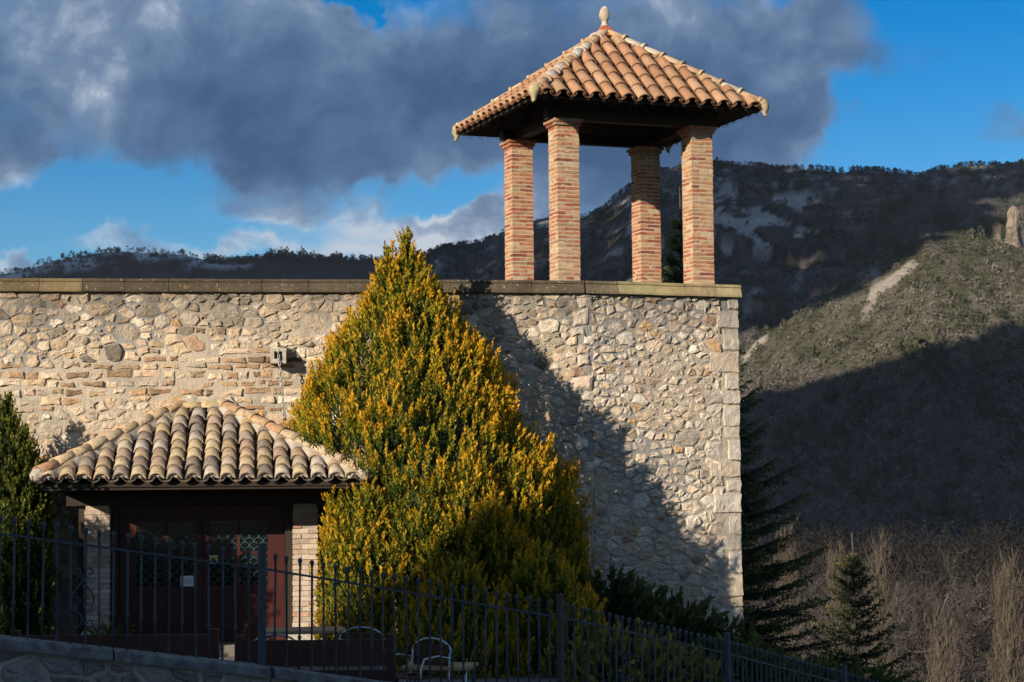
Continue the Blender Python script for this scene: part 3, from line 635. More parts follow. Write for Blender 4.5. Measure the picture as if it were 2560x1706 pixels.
rubble(tw, 0.11, TW-0.30, -1.5, 5.39, 0.168, 0.017, None, sc_t, 300, blocks)
MB().box(TW-0.03, TW, 0.0, 3.6, -1.6, 5.40).build('side_face', 'mortar', tw)
coping(tw, 0.006, TW+0.04, 5.585, 0.55, lambda x: tuple(v*random.uniform(0.92, 1.08) for v in ((0.16, 0.125, 0.08) if x < 0.3 else (0.32, 0.255, 0.145))))
MB().box(-1.2, TW-0.05, 0.5, 3.7, 5.30, 5.44).build('roof_slab', 'concrete', tw)
z = -0.2; k = 0
while z < 5.36:     # bonding stones across the change of direction
    h = random.uniform(0.13, 0.27); z1 = min(z+h, 5.385)
    j = lambda a: a + random.uniform(-0.035, 0.035)
    ox = random.uniform(-0.10, 0.10); k += 1; hw_ = random.uniform(0.09, 0.16); P = np.array([(j(ox-hw_), j(z)), (ox, z+random.uniform(-0.02, 0.02)), (j(ox+hw_), j(z)), (j(ox+hw_), j(z1)), (ox, z1+random.uniform(-0.02, 0.02)), (j(ox-hw_), j(z1))])
    c, V, F = stone_geo(P, 0.012, random.uniform(0.02, 0.04)); V = [(v[0], v[1] + (0.235*-v[0] if v[0] < 0 else 0.0), v[2]) for v in V]
    m = MB(); m.add([(v[0]-c[0], v[1], v[2]-c[1]) for v in V], F, stone_color(0, z, False)); m.build('stone', 'stone', tw, (c[0], 0, c[1])); z = z1

# ================================================================== TILES AND BRICKS
def tile_mesh(name, L, r0_, r1_, th, material, n=8, flip=False):
    """half barrel tile: y from 0 (lower end) to L, tapering from r0 to r1"""
    V = []; 
    for (y, ra) in ((0, r0_), (L*0.5, (r0_+r1_)/2), (L, r1_)):
        for rr in (ra, ra-th):
            for k in range(n+1):
                a = math.pi*k/n; V.append((rr*math.cos(a), y, (rr*math.sin(a))*(0.86)))
    m = n+1; F = []
    for i in range(2):
        b = i*2*m; t = (i+1)*2*m
        for k in range(n):
            F += [(b+k, b+k+1, t+k+1, t+k), (b+m+k+1, b+m+k, t+m+k, t+m+k+1)]
        F += [(b, t, t+m, b+m), (b+n, b+m+n, t+m+n, t+n)]
    for k in range(n): F += [(k, m+k, m+k+1, k+1), (4*m+k, 4*m+k+1, 5*m+k+1, 5*m+k)]
    if flip: V = [(x, y, -z) for x, y, z in V]
    mb = MB(); mb.add(V, F); me = mb.mesh(name, material)
    for p in me.polygons: p.use_smooth = abs(p.normal.y) < 0.5
    return me
def cut_mesh(me, planes):
    """copy of a mesh with everything beyond each (co, no) plane removed"""
    bm = bmesh.new(); bm.from_mesh(me)
    for co, no in planes:
        bmesh.ops.bisect_plane(bm, geom=bm.verts[:] + bm.edges[:] + bm.faces[:], plane_co=co, plane_no=no, clear_outer=True)
    m2 = me.copy(); bm.to_mesh(m2); bm.free(); return m2
def lay_face(roof, A, B, T0, T1, cover, chan, spacing, expo, L, pal, lift=0.035, rr=0.1, over=0.05, jit=0.01, pal2=None, plug=None):
    """tiles on one roof plane: eave A->B, top edge T0->T1 (T0 above A's side); columns run up the slope"""
    A, B, T0, T1 = map(Vector, (A, B, T0, T1)); e = (B-A); Le = e.length; e.normalize()
    up = (T0-A) - e*((T0-A).dot(e)); S = up.length; up.normalize(); nrm = e.cross(up).normalized()
    if nrm.z < 0: nrm = -nrm
    a0 = (T0-A).dot(e); b0 = (T1-A).dot(e)
    nc = int(round(Le/spacing)); sp = Le/nc
    for i in range(-0, nc*2+1):
        is_c = (i % 2 == 1); c = i*sp/2
        if i == 0 or i == nc*2: pass
        row = 0
        while True:
            y0 = -over + row*expo + (0 if is_c else -0.015)
            if y0 > S - 0.06: break
            lo = a0*max(y0, 0)/S; hi = Le + (b0-Le)*max(y0, 0)/S
            if c < lo - rr*0.6 or c > hi + rr*0.6:
                row += 1; continue
            tilt = R(1.6 if is_c else 1.2) + random.uniform(-0.006, 0.006)
            base = A + e*(c + random.uniform(-jit, jit)) + up*(y0 + random.uniform(-jit, jit)*0.7) + nrm*(lift*(1.0 if is_c else 0.0) + (rr*0.88 if not is_c else 0.012) + 0.016)
            ya = (up*math.cos(tilt) - nrm*math.sin(tilt)).normalized(); za = (nrm*math.cos(tilt) + up*math.sin(tilt)).normalized(); xa = ya.cross(za)
            yaw = random.uniform(-0.02, 0.02); xr = (xa*math.cos(yaw) + ya*math.sin(yaw)); yr = (ya*math.cos(yaw) - xa*math.sin(yaw))
            mw = Matrix((xr, yr, za)).transposed().to_4x4(); mw.translation = base
            me = cover if is_c else chan; planes = []; inv = mw.inverted()
            ye = y0 + L
            if c - rr < a0*min(ye, S)/S + 0.01 and a0 > 0.05:
                hipd = (T0-A).normalized(); no = hipd.cross(nrm); no = no if no.dot(e) < 0 else -no
                planes.append((inv @ (A + hipd*0 ), inv.to_3x3() @ no))
            if c + rr > Le + (b0-Le)*min(ye, S)/S - 0.01 and b0 < Le - 0.05:
                hipd = (T1-B).normalized(); no = hipd.cross(nrm); no = no if no.dot(e) > 0 else -no
                planes.append((inv @ B, inv.to_3x3() @ no))
            if ye > S + 0.02: planes.append((inv @ (T0), inv.to_3x3() @ up))
            if planes: me = cut_mesh(me, planes)
            if len(me.polygons) > 2:
                pc = (pal if is_c else (pal2 or pal)); cc = random.choice(pc); k = random.uniform(0.85, 1.15)
                link('cover_tile' if is_c else 'channel_tile', me, roof, mw=mw, color=tuple(v*k for v in cc))
                if plug and is_c and row == 0: link('mortar_plug', plug, roof, mw=mw)
            row += 1
            if row > 40: break
def hip_line(roof, P0, P1, me, expo, pal, name='hip_tile', lift=0.05, stop=0.0):
    P0, P1 = Vector(P0), Vector(P1); d = (P1-P0); Ld = d.length; d.normalize(); side = d.cross(Vector((0, 0, 1))).normalized(); nr = side.cross(d).normalized(); y = 0.0
    while y < Ld - stop:
        ti = R(2.0); ya = (d*math.cos(ti) - nr*math.sin(ti)).normalized(); za = (nr*math.cos(ti) + d*math.sin(ti)).normalized()
        mw = Matrix((ya.cross(za), ya, za)).transposed().to_4x4(); mw.translation = P0 + d*y + nr*lift + side*random.uniform(-0.006, 0.006)
        c = random.choice(pal); k = random.uniform(0.88, 1.12); m2 = me
        if y + expo*1.2 > Ld: m2 = cut_mesh(me, [(mw.inverted() @ P1, mw.inverted().to_3x3() @ d)])
        link(name, m2, roof, mw=mw, color=tuple(v*k for v in c)); y += expo

def brick_mesh(L, W, H, seed, material='brick'):
    rnd = random.Random(seed); bm = bmesh.new(); nx, ny, nz = 3, 1, 1
    bmesh.ops.create_cube(bm, size=1.0)
    bmesh.ops.subdivide_edges(bm, edges=[e for e in bm.edges if abs((e.verts[0].co - e.verts[1].co).x) > 0.5], cuts=2)
    for v in bm.verts:
        v.co = Vector((v.co.x*L, v.co.y*W, v.co.z*H)); 
        v.co += Vector((rnd.uniform(-1, 1)*0.004, rnd.uniform(-1, 1)*0.004, rnd.uniform(-1, 1)*0.004))
    me = bpy.data.meshes.new('brick'); bm.to_mesh(me); bm.free(); me.materials.append(MAT[material]); return me
def pinwheel_column(col_obj, w, z0, z1, course, bh, meshes, pal, wts, out=0.0, mw_=0.12, jit=0.003, name='brick'):
    """courses of four bricks turned round a core; w = side of the column"""
    L = w - mw_; n = int((z1-z0)/course); wts = np.array(wts)/sum(wts)
    for k in range(n):
        z = z0 + (k+0.5)*course; fl = k % 2
        for q in range(4):
            cx, cy = (-w/2 + (L-0.010)/2 if not fl else w/2 - (L-0.010)/2), -(w/2 - mw_/2)
            a = q*math.pi/2; x = cx*math.cos(a) - cy*math.sin(a); y = cx*math.sin(a) + cy*math.cos(a)
            c = pal[rng.choice(len(pal), p=wts)]; kk = random.uniform(0.85, 1.15)
            m = Matrix.Translation((x + random.uniform(-jit, jit), y + random.uniform(-jit, jit), z)) @ Matrix.Rotation(a + (math.pi if random.random() < 0.5 else 0) + random.uniform(-0.008, 0.008), 4, 'Z')
            link(name, random.choice(meshes), col_obj, mw=m, color=tuple(v*kk for v in c))

# ---- brick pavilion on the tower
pv = empty('pavilion', (TC.x, TC.y, 5.44), TA, 'open pavilion of four brick columns under a terracotta tiled hipped roof', 'pavilion')
Z0 = -5.44
BW = 0.372; CRS = 0.0635
bmeshes = [brick_mesh(BW-0.12-0.012, 0.118, 0.041, i) for i in range(6)]
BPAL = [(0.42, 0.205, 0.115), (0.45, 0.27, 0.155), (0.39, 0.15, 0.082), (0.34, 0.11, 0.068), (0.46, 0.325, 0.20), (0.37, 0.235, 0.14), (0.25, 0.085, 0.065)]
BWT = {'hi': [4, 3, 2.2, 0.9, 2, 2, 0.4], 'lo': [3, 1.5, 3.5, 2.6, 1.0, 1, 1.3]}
CX, CY = 1.15, 1.0
ctop = 8.19 - 5.44
for i, (sx, sy) in enumerate(((-1, -1), (1, -1), (-1, 1), (1, 1))):
    cmb = MB(); hw = BW/2 - 0.005; cmb.box(-hw, hw, -hw, hw, 0, ctop-0.10)
    c = cmb.build('column', 'brick_mortar', pv, (sx*CX, sy*CY, 0)); 
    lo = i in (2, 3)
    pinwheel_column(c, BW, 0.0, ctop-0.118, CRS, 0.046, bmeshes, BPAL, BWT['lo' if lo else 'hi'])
    zc = int((ctop-0.118)/CRS)*CRS
    for t, (wd_, h) in enumerate(((BW+0.055, 0.055), (BW+0.115, 0.05))):
        ms = [brick_mesh(wd_-0.12-0.008, 0.118, h-0.004, 50+t)]; z = zc + t*0.057
        pinwheel_column(c, wd_, z, z + h*1.01, h, h, ms, BPAL, BWT['lo'], name='cap_brick'); MB().box(-wd_/2+0.01, wd_/2-0.01, -wd_/2+0.01, wd_/2-0.01, z, z+h-0.006).build('cap_core', 'brick_mortar', c)
zb = int((ctop-0.118)/CRS)*CRS + 0.057*2 + 0.002
# timber ring beams, rafters and boarded deck
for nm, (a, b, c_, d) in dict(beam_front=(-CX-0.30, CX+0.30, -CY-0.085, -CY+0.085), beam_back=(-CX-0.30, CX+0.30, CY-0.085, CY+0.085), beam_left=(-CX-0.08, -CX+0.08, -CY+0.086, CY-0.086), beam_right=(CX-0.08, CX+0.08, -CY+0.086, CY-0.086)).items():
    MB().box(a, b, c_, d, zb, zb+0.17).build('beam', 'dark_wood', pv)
HX, HY = 1.895, 1.75; ze = 8.375 - 5.44; za_ = 9.765 - 5.44
deck = MB()
co = [(-HX, -HY, ze), (HX, -HY, ze), (HX, HY, ze), (-HX, HY, ze)]; ap = (0, 0, za_)
lowc_ = [(x, y, z-0.035) for x, y, z in co]; deck.add(co + [ap] + lowc_ + [(0, 0, za_-0.16)], [(0, 1, 4), (1, 2, 4), (2, 3, 4), (3, 0, 4), (0, 5, 6, 1), (1, 6, 7, 2), (2, 7, 8, 3), (3, 8, 5, 0), (5, 9, 6), (6, 9, 7), (7, 9, 8), (8, 9, 5)])
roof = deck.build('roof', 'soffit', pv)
for s in (-1, 1):
    for k in range(-4, 5):
        x = k*0.42; h = (HY-abs(x)*HY/HX if abs(x) > 1e9 else HY)
        zt = ze - 0.045
        ytop = -CY*0.35
        p0 = Vector((x, s*(HY-0.30), zt + 0.1)); fr_ = max(0.0, 1-abs(x)/HX); p1 = p0 + (Vector((0, -s*HY, za_-ze)))*min(0.62, fr_)
        if fr_ > 0.08:
            MB().tube([p0, p1], 0.05, 4).build('rafter', 'dark_wood', roof)
    for k in range(-3, 4):
        y = k*0.42; fr_ = max(0.0, 1-abs(y)/HY); p0 = Vector((s*(HX-0.30), y, ze+0.06)); p1 = p0 + Vector((-s*HX, 0, za_-ze))*min(0.62, fr_)
        if fr_ > 0.08: MB().tube([p0, p1], 0.05, 4).build('rafter', 'dark_wood', roof)
cov = tile_mesh('cover_tile', 0.44, 0.107, 0.088, 0.016, 'tile'); chn = tile_mesh('channel_tile', 0.44, 0.085, 0.100, 0.014, 'tile', flip=True)
PPAL = [(0.38, 0.215, 0.125), (0.40, 0.235, 0.140), (0.36, 0.195, 0.112), (0.39, 0.245, 0.155), (0.34, 0.185, 0.105)]; PPC = [(0.20, 0.10, 0.055), (0.16, 0.085, 0.05)]
c4 = [Vector(c) for c in co]; apv = Vector(ap)
for a, b in ((0, 1), (1, 2), (2, 3), (3, 0)):
    lay_face(roof, c4[a], c4[b], apv, apv, cov, chn, 0.262, 0.365, 0.44, PPAL, 0.045, 0.105, 0.06, 0.006, PPC)
hipm = tile_mesh('hip_tile', 0.44, 0.105, 0.092, 0.018, 'tile')
# a raised collar at the lower end of each hip tile
mb = MB(); V = []; n = 8
HPAL = [(0.50, 0.37, 0.24), (0.46, 0.34, 0.21), (0.52, 0.45, 0.36), (0.44, 0.30, 0.18)]; HPF = HPAL + [(0.55, 0.53, 0.50), (0.54, 0.50, 0.45)]
collar = tile_mesh('collar', 0.045, 0.122, 0.118, 0.03, 'tile')
for q, cc in enumerate(c4):
    out = (cc - apv); P0 = cc + Vector((0, 0, 0.035)); P1 = apv + Vector((0, 0, 0.035))
    hip_line(roof, P0, P1, hipm, 0.365, HPF if q == 0 else HPAL, 'hip_tile', 0.055, 0.05); hip_line(roof, P0, P1, collar, 0.365, HPAL, 'hip_collar', 0.057, 0.2)
    # mortar bed under the hip, showing between the cut tiles
    d = (P1-P0).normalized(); sd = d.cross(Vector((0, 0, 1))).normalized()
    m = MB(); m.add([P0 + sd*0.17 + Vector((0, 0, -0.03)), P0 - sd*0.17 + Vector((0, 0, -0.03)), P0 + Vector((0, 0, 0.085)), P1 + sd*0.15 + Vector((0, 0, -0.06)), P1 - sd*0.15 + Vector((0, 0, -0.06)), P1 + Vector((0, 0, 0.06))], [(0, 2, 5, 3), (1, 4, 5, 2), (0, 1, 2), (3, 5, 4), (0, 3, 4, 1)]); m.build('hip_mortar', 'moss_mortar', roof)
    # curled end piece at the corner
    dh = Vector((out.x, out.y, 0)).normalized(); pts = []; rads = []
    b0_ = P0 + Vector((0, 0, 0.05))
    for t, (h, z, r) in enumerate(((-0.10, 0.045, 0.085), (0.01, 0.01, 0.105), (0.065, -0.03, 0.10), (0.09, -0.085, 0.07), (0.075, -0.135, 0.048), (0.085, -0.18, 0.034), (0.12, -0.205, 0.014))):
        pts.append(b0_ + dh*h + Vector((0, 0, z))); rads.append(r)
    MB().tube(pts, rads, 10).build('corner_scroll', 'mossy', roof, smooth_=True)
MB().add([apv + Vector(v) for v in ((-0.17, -0.17, 0.0), (0.17, -0.17, 0.0), (0.17, 0.17, 0.0), (-0.17, 0.17, 0.0), (-0.05, -0.05, 0.19), (0.05, -0.05, 0.19), (0.05, 0.05, 0.19), (-0.05, 0.05, 0.19))], [(0, 1, 5, 4), (1, 2, 6, 5), (2, 3, 7, 6), (3, 0, 4, 7), (4, 5, 6, 7), (3, 2, 1, 0)]).build('apex_cap', 'brick', roof, color=(0.40, 0.12, 0.06))
# pine cone finial
fn_ = MB(); nn = 18; prof = [(0.075, 0), (0.075, 0.02), (0.055, 0.035), (0.052, 0.09), (0.065, 0.105)]; fn_.lathe(prof, 16)
V = []; rows = 17
for i in range(rows+1):
    t = i/rows; z = 0.10 + t*0.30; r = 0.100*math.sin(math.pi*min(1, (t*0.86+0.11)))**0.75*(1 - 0.25*t**2) if t < 1 else 0.003
    for k in range(nn):
        b = 0.011 if (k + i) % 2 == 0 else -0.004
        if t > 0.96: b = 0
        a = 2*math.pi*k/nn; V.append(((r+b)*math.cos(a), (r+b)*math.sin(a), z))
fn_.add(V, [(i*nn+k, i*nn+(k+1) % nn, (i+1)*nn+(k+1) % nn, (i+1)*nn+k) for i in range(rows) for k in range(nn)] + [tuple(range(rows*nn, rows*nn+nn))])
fo = fn_.build('finial', 'finial', pv, (0, 0, za_ + 0.185)); fo.scale = (0.86, 0.86, 0.84)
# small bird spikes hanging below the eaves
sp_m = MB()
for a, b in ((0, 1), (1, 2), (2, 3), (3, 0)):
    d = c4[b]-c4[a]; L_ = d.length; d.normalize(); q = 0.1
    while q < L_-0.1:
        p = c4[a] + d*q + Vector((0, 0, -0.03)); sp_m.tube([p, p + Vector((random.uniform(-0.015, 0.015), random.uniform(-0.015, 0.015), -0.045-0.02*random.random()))], [0.004, 0.002], 3, False); q += 0.03 if random.random() < 0.75 else 0.09
sp_m.build('eave_bristles', 'black', roof, kind='stuff')

# ================================================================== PORCH in front of the wall
# local frame: x along the wall, -y out from the wall, origin on the wall foot below the ridge
px0 = -4.55; po = Vector((px0, ywall(px0), 0.0))
pc = empty('porch', (po.x, po.y, 0.28), WA, 'tile roofed porch with brick pillars and dark red glazed doors against the wall', 'porch')
ZB = -0.28
EH = 2.56 + ZB; RH = 3.58 + ZB; HW = 2.18; OUT = 2.30; RW = 0.28
A_, B_ = Vector((-HW, -OUT, EH)), Vector((HW, -OUT, EH)); T0_, T1_ = Vector((-RW-0.07, 0.0, RH)), Vector((RW-0.07, 0.0, RH))
A2, B2 = Vector((-HW, 0.0, EH)), Vector((HW, 0.0, EH))
dk = MB(); top = [A_, B_, T1_, T0_, A2, B2]; low = [v - Vector((0, 0, 0.06)) for v in (A_, B_, T1_, T0_, A2, B2)]
dk.add(top + low, [(0, 1, 2, 3), (0, 3, 4), (1, 5, 2), (0, 6, 7, 1), (4, 10, 6, 0), (1, 7, 11, 5), (6, 9, 8, 7), (6, 10, 9), (7, 8, 11)])
prf = dk.build('roof', 'dark_wood', pc)
OPAL = [(0.42, 0.33, 0.21), (0.36, 0.28, 0.18), (0.44, 0.37, 0.29), (0.37, 0.265, 0.185), (0.40, 0.30, 0.18), (0.42, 0.37, 0.32), (0.46, 0.37, 0.24), (0.27, 0.225, 0.18), (0.39, 0.29, 0.215), (0.24, 0.20, 0.165)]
OPC = [(0.13, 0.105, 0.08), (0.10, 0.085, 0.065)]
ocov = tile_mesh('cover_tile', 0.42, 0.110, 0.088, 0.018, 'old_tile'); ochn = tile_mesh('channel_tile', 0.42, 0.095, 0.112, 0.014, 'old_tile', flip=True)
pm_ = MB(); nq = 8; pm_.add([(0, 0.03, 0.0)] + [(0.102*math.cos(math.pi*k/nq), 0.028+0.01*random.random(), 0.088*math.sin(math.pi*k/nq)) for k in range(nq+1)] + [(0, 0.12, 0.02)], [(0, k+2, k+1) for k in range(nq)] + [(nq+2, k+1, k+2) for k in range(nq)]); plug_m = pm_.mesh('mortar_plug', 'roof_mortar')
lay_face(prf, A_, B_, T0_, T1_, ocov, ochn, 0.243, 0.305, 0.42, OPAL, 0.055, 0.115, 0.07, 0.014, OPC, plug_m)
lay_face(prf, A2, A_, T0_, T0_, ocov, ochn, 0.243, 0.305, 0.42, OPAL, 0.055, 0.115, 0.07, 0.014, OPC, plug_m)
lay_face(prf, B_, B2, T1_, T1_, ocov, ochn, 0.243, 0.305, 0.42, OPAL, 0.055, 0.115, 0.07, 0.014, OPC, plug_m)
ohip = tile_mesh('hip_tile', 0.44, 0.115, 0.098, 0.02, 'old_tile')
OHP = [(0.46, 0.37, 0.24), (0.48, 0.36, 0.22), (0.44, 0.26, 0.15), (0.50, 0.40, 0.28), (0.45, 0.31, 0.19)]
for P0, P1 in ((A_, T0_), (B_, T1_)):
    hip_line(prf, P0 + Vector((0, 0, 0.075)), P1 + Vector((0, 0, 0.075)), ohip, 0.34, OHP, 'hip_tile', 0.07, 0.1)
    d = (P1-P0).normalized(); sd = d.cross(Vector((0, 0, 1))).normalized()
    m = MB(); k = 14; V = []
    for i in range(k):
        q = P0 + (P1-P0)*i/(k-1); j = lambda: random.uniform(-0.02, 0.02)
        V += [q + sd*(0.20+j()) + Vector((0, 0, 0.03+j())), q + sd*(0.10+j()) + Vector((0, 0, 0.15)), q - sd*(0.10+j()) + Vector((0, 0, 0.15)), q - sd*(0.20+j()) + Vector((0, 0, 0.03+j()))]
    F = [(i*4+c, i*4+c+1, i*4+c+5, i*4+c+4) for i in range(k-1) for c in range(3)] + [(0, 1, 2, 3), tuple(4*(k-1)+c for c in (3, 2, 1, 0))]
    m.add(V, F); m.build('hip_mortar', 'roof_mortar', prf)
    dh = (P0-P1); dh.z = 0; dh.normalize(); b = P0 + Vector((0, 0, 0.10))
    MB().tube([b - dh*0.06 + Vector((0, 0, 0.02)), b + dh*0.02, b + dh*0.07 - Vector((0, 0, 0.03)), b + dh*0.09 - Vector((0, 0, 0.08))], [0.11, 0.115, 0.09, 0.03], 9).build('corner_mortar', 'roof_mortar', prf)
ridge_m = tile_mesh('ridge_tile', 0.36, 0.11, 0.10, 0.02, 'old_tile')
for x in (-0.40, -0.07):
    m = Matrix.Rotation(R(-90), 4, 'Z'); m.translation = (x, -0.06, RH + 0.08); link('ridge_tile', ridge_m, prf, mw=m, color=(0.50, 0.39, 0.22))
# patch of pale render where the roof meets the wall
V = []
for i in range(25):
    t = i/24; x = -HW*1.0 + 2*HW*t; zt = EH + (RH-EH)*max(0, min(1, (HW-abs(x))/(HW-RW)))
    V += [(x, -0.035, zt - 0.1), (x, -0.04 - 0.02*random.random(), zt + 0.13 + 0.09*random.random()*(1.8 if abs(x) < 0.5 else 1)), (x, 0.02, zt + 0.17 + 0.10*random.random()*(1.8 if abs(x) < 0.5 else 1))]
m = MB(); m.add(V, [(i*3+c, i*3+c+1, i*3+c+4, i*3+c+3) for i in range(24) for c in range(2)]); m.build('wall_flashing', 'roof_mortar', pc)
# eave boards, beam, soffit
MB().box(-HW+0.05, HW-0.05, -OUT+0.03, -OUT+0.09, EH-0.10, EH-0.062).build('eave_board', 'dark_wood', prf)
PY = -0.95; BZ = 2.24 + ZB
MB().box(-HW+0.25, HW-0.25, PY-0.12, PY+0.12, BZ, BZ+0.26).build('beam', 'dark_wood', pc)
MB().box(-HW+0.08, HW-0.08, -OUT+0.10, -0.02, BZ+0.262, BZ+0.285).build('ceiling_board', 'dark_wood', pc)
for k in range(9): MB().box(-HW+0.3+k*0.49, -HW+0.38+k*0.49, -OUT+0.12, PY-0.125, BZ+0.19, BZ+0.258).build('rafter', 'dark_wood', pc)
# brick pillars
PWD = 0.355; XL, XR = -1.495, 1.435
pbm = [brick_mesh(PWD-0.12-0.006, 0.119, 0.060, 100+i) for i in range(5)]
PBP = [(0.47, 0.38, 0.31), (0.50, 0.41, 0.33), (0.44, 0.34, 0.27), (0.46, 0.28, 0.22), (0.52, 0.44, 0.36)]
for X in (XL, XR):
    hw = PWD/2 - 0.016; c = MB().box(-hw, hw, -hw, hw, 0.18, BZ-0.002).build('pillar', 'brick_mortar', pc, (X, PY, 0))
    pinwheel_column(c, PWD, 0.20, BZ-0.002, 0.074, 0.058, pbm, PBP, [4, 4, 3, 1, 3], jit=0.004)
    bs = MB(); bs.add([(sx*w, sy*w, z) for w, z in ((0.25, 0.0), (0.24, 0.10), (0.19, 0.20)) for sx, sy in ((-1, -1), (1, -1), (1, 1), (-1, 1))], [(i*4+k, i*4+(k+1) % 4, (i+1)*4+(k+1) % 4, (i+1)*4+k) for i in range(2) for k in range(4)] + [(8, 9, 10, 11), (3, 2, 1, 0)])
    bs.build('plinth', 'spout', c)
for a, b in ((XL-0.27, XL-0.18), (XL+0.18, XL+0.29), (XR-0.29, XR-0.18), (XR+0.18, XR+0.25)):
    MB().box(a, b, PY-0.03, PY+0.09, 0.0, BZ-0.002).build('timber_post', 'dark_wood', pc)
# double doors: local frame centred on the meeting stile
DX0, DX1 = XL+0.295, XR-0.295; DY = PY+0.10; dm = 0.5*(DX0+DX1)
MB().box(DX0, DX1, DY-0.02, DY+0.08, BZ-0.16, BZ-0.004).build('door_frame', 'red_wood', pc)
for a in (DX0, DX1-0.14): MB().box(a, a+0.14, DY-0.018, DY+0.08, 0.0, BZ-0.162).build('door_frame', 'red_wood', pc)
def arcs(x0, x1, z0, z1):
    m = MB(); p = 0.130; r = p/2; dzr = p*0.5; row = 0; z = z0 + 0.005
    while z < z1 - r*0.4:
        x = x0 + (0 if row % 2 else -r)
        while x < x1 - 0.002:
            pts = [(x + r - r*math.cos(math.pi*k/9), 0, z + r*0.95*math.sin(math.pi*k/9)) for k in range(10)]
            pts = [q for q in pts if x0-0.001 <= q[0] <= x1+0.001 and q[2] <= z1]
            if len(pts) > 1: m.tube(pts, 0.0034, 4, False)
            x += p
        z += dzr; row += 1
    return m
lx0, lx1 = DX0+0.142, DX1-0.142
for s, (a, b) in enumerate(((lx0, dm-0.003), (dm+0.003, lx1))):
    door = empty('door', (0, 0, 0)); door.parent = pc
    Wd = b-a; st = 0.095; top_ = BZ-0.164; bot = 0.02; z1 = top_-0.075; zg0 = 0.80 + ZB + 0.28; mid = 0.5*(a+b)
    MB().box(a, a+st, DY-0.02, DY+0.025, bot, top_).build('stile', 'red_wood', door); MB().box(b-st, b, DY-0.02, DY+0.025, bot, top_).build('stile', 'red_wood', door)
    MB().box(a+st, b-st, DY-0.018, DY+0.023, z1, top_).build('rail', 'red_wood', door); MB().box(a+st, b-st, DY-0.018, DY+0.023, zg0-0.11, zg0).build('rail', 'red_wood', door); MB().box(a+st, b-st, DY-0.018, DY+0.023, bot, bot+0.14).build('rail', 'red_wood', door)
    zm = 0.5*(zg0+z1); g0, g1 = a+st, b-st
    MB().box(mid-0.022, mid+0.022, DY-0.016, DY+0.02, zg0, z1).build('mullion', 'red_wood', door)
    MB().box(g0, mid-0.022, DY-0.016, DY+0.02, zm-0.022, zm+0.022).build('mullion', 'red_wood', door); MB().box(mid+0.022, g1, DY-0.016, DY+0.02, zm-0.022, zm+0.022).build('mullion', 'red_wood', door)
    for (xa, xb) in ((g0, mid-0.022), (mid+0.022, g1)):
        for (za, zc) in ((zg0, zm-0.022), (zm+0.022, z1)):
            MB().box(xa, xb, DY+0.004, DY+0.010, za, zc).build('pane', 'glass', door)
            arcs(xa+0.004, xb-0.004, za, zc-0.004).build('scalloped_grille', 'scallop', door, (0, DY-0.010, 0))
    n = 4; w = (g1-g0)/n
    for k in range(n): MB().box(g0+k*w+0.006, g0+(k+1)*w-0.006, DY-0.008, DY+0.012, bot+0.142, zg0-0.112).build('panel_board', 'red_wood', door)
    MB().box(g0, g1, DY+0.0, DY+0.008, bot+0.141, zg0-0.111).build('panel_back', 'red_wood', door)
    if s == 0:
        nx, nz = g1-0.21, zg0+0.0; pp = MB().box(nx, nx+0.205, DY-0.030, DY-0.027, nz-0.005, nz+0.145).build('paper_notice', 'paper', door); tag(pp, 'white paper notice with a few lines of print')
        for r_i, (wd2, xx) in enumerate(((0.07, 0.06), (0.11, 0.045), (0.12, 0.045), (0.10, 0.05))): MB().box(nx+xx, nx+xx+wd2, DY-0.0312, DY-0.0304, nz+0.105-r_i*0.022, nz+0.111-r_i*0.022).build('print_line', 'ink', door)
    else:
        sx_, sz = g0+0.005, zm-0.145; pp = MB().box(sx_, sx_+0.115, DY-0.030, DY-0.027, sz, sz+0.115).build('sticker', 'paper', door); tag(pp, 'small yellow and white warning sticker')
        MB().box(sx_+0.008, sx_+0.107, DY-0.0312, DY-0.0304, sz+0.028, sz+0.096).build('sticker_field', 'sticker_yellow', door)
        m = MB(); m.add([(sx_+0.02+0.08*u, DY-0.0318, sz+0.028+0.06*v) for u, v in ((0.1, 0.35), (0.35, 0.15), (0.95, 0.1), (0.85, 0.45), (0.55, 0.5), (0.7, 0.85), (0.4, 0.7), (0.25, 0.95))], [(0, 1, 2, 3, 4, 5, 6, 7)]); m.build('sticker_emblem', 'black', door)
MB().box(-HW+0.3, HW-0.3, -1.5, -0.02, -0.55, 0.0).build('floor_step', 'paving', pc)
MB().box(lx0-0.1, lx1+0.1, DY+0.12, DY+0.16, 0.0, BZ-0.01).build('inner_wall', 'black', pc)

# ================================================================== spout and rain chain
def on_wall(x, out, z): q = Vector((x, ywall(x), z)) + Vector((WD.y, -WD.x, 0))*out; return q
sx = -3.50; so_ = on_wall(sx, 0, 4.33); sp = empty('stone_spout', so_, WA, 'small stone spout box jutting from the wall above the porch', 'spout')
MB().box(-0.115, 0.115, -0.30, 0.06, -0.02, 0.045).build('trough_floor', 'spout', sp); MB().box(-0.115, -0.060, -0.298, 0.06, 0.046, 0.165).build('trough_side', 'spout', sp); MB().box(0.060, 0.115, -0.296, 0.06, 0.046, 0.165).build('trough_side', 'spout', sp)
MB().box(-0.125, 0.125, -0.16, 0.06, 0.166, 0.215).build('trough_lid', 'spout', sp)
chn_r = empty('rain_chain', so_, WA, 'galvanised chain hanging from the stone spout down to the porch roof', 'chain')
lm = MB(); k = 14; pts = []
for i in range(k): a = 2*math.pi*i/k; pts.append((0.016*math.cos(a), 0, 0.016*math.sin(a) + (0.016 if math.sin(a) >= 0 else -0.016)))
n = 5; vs = []
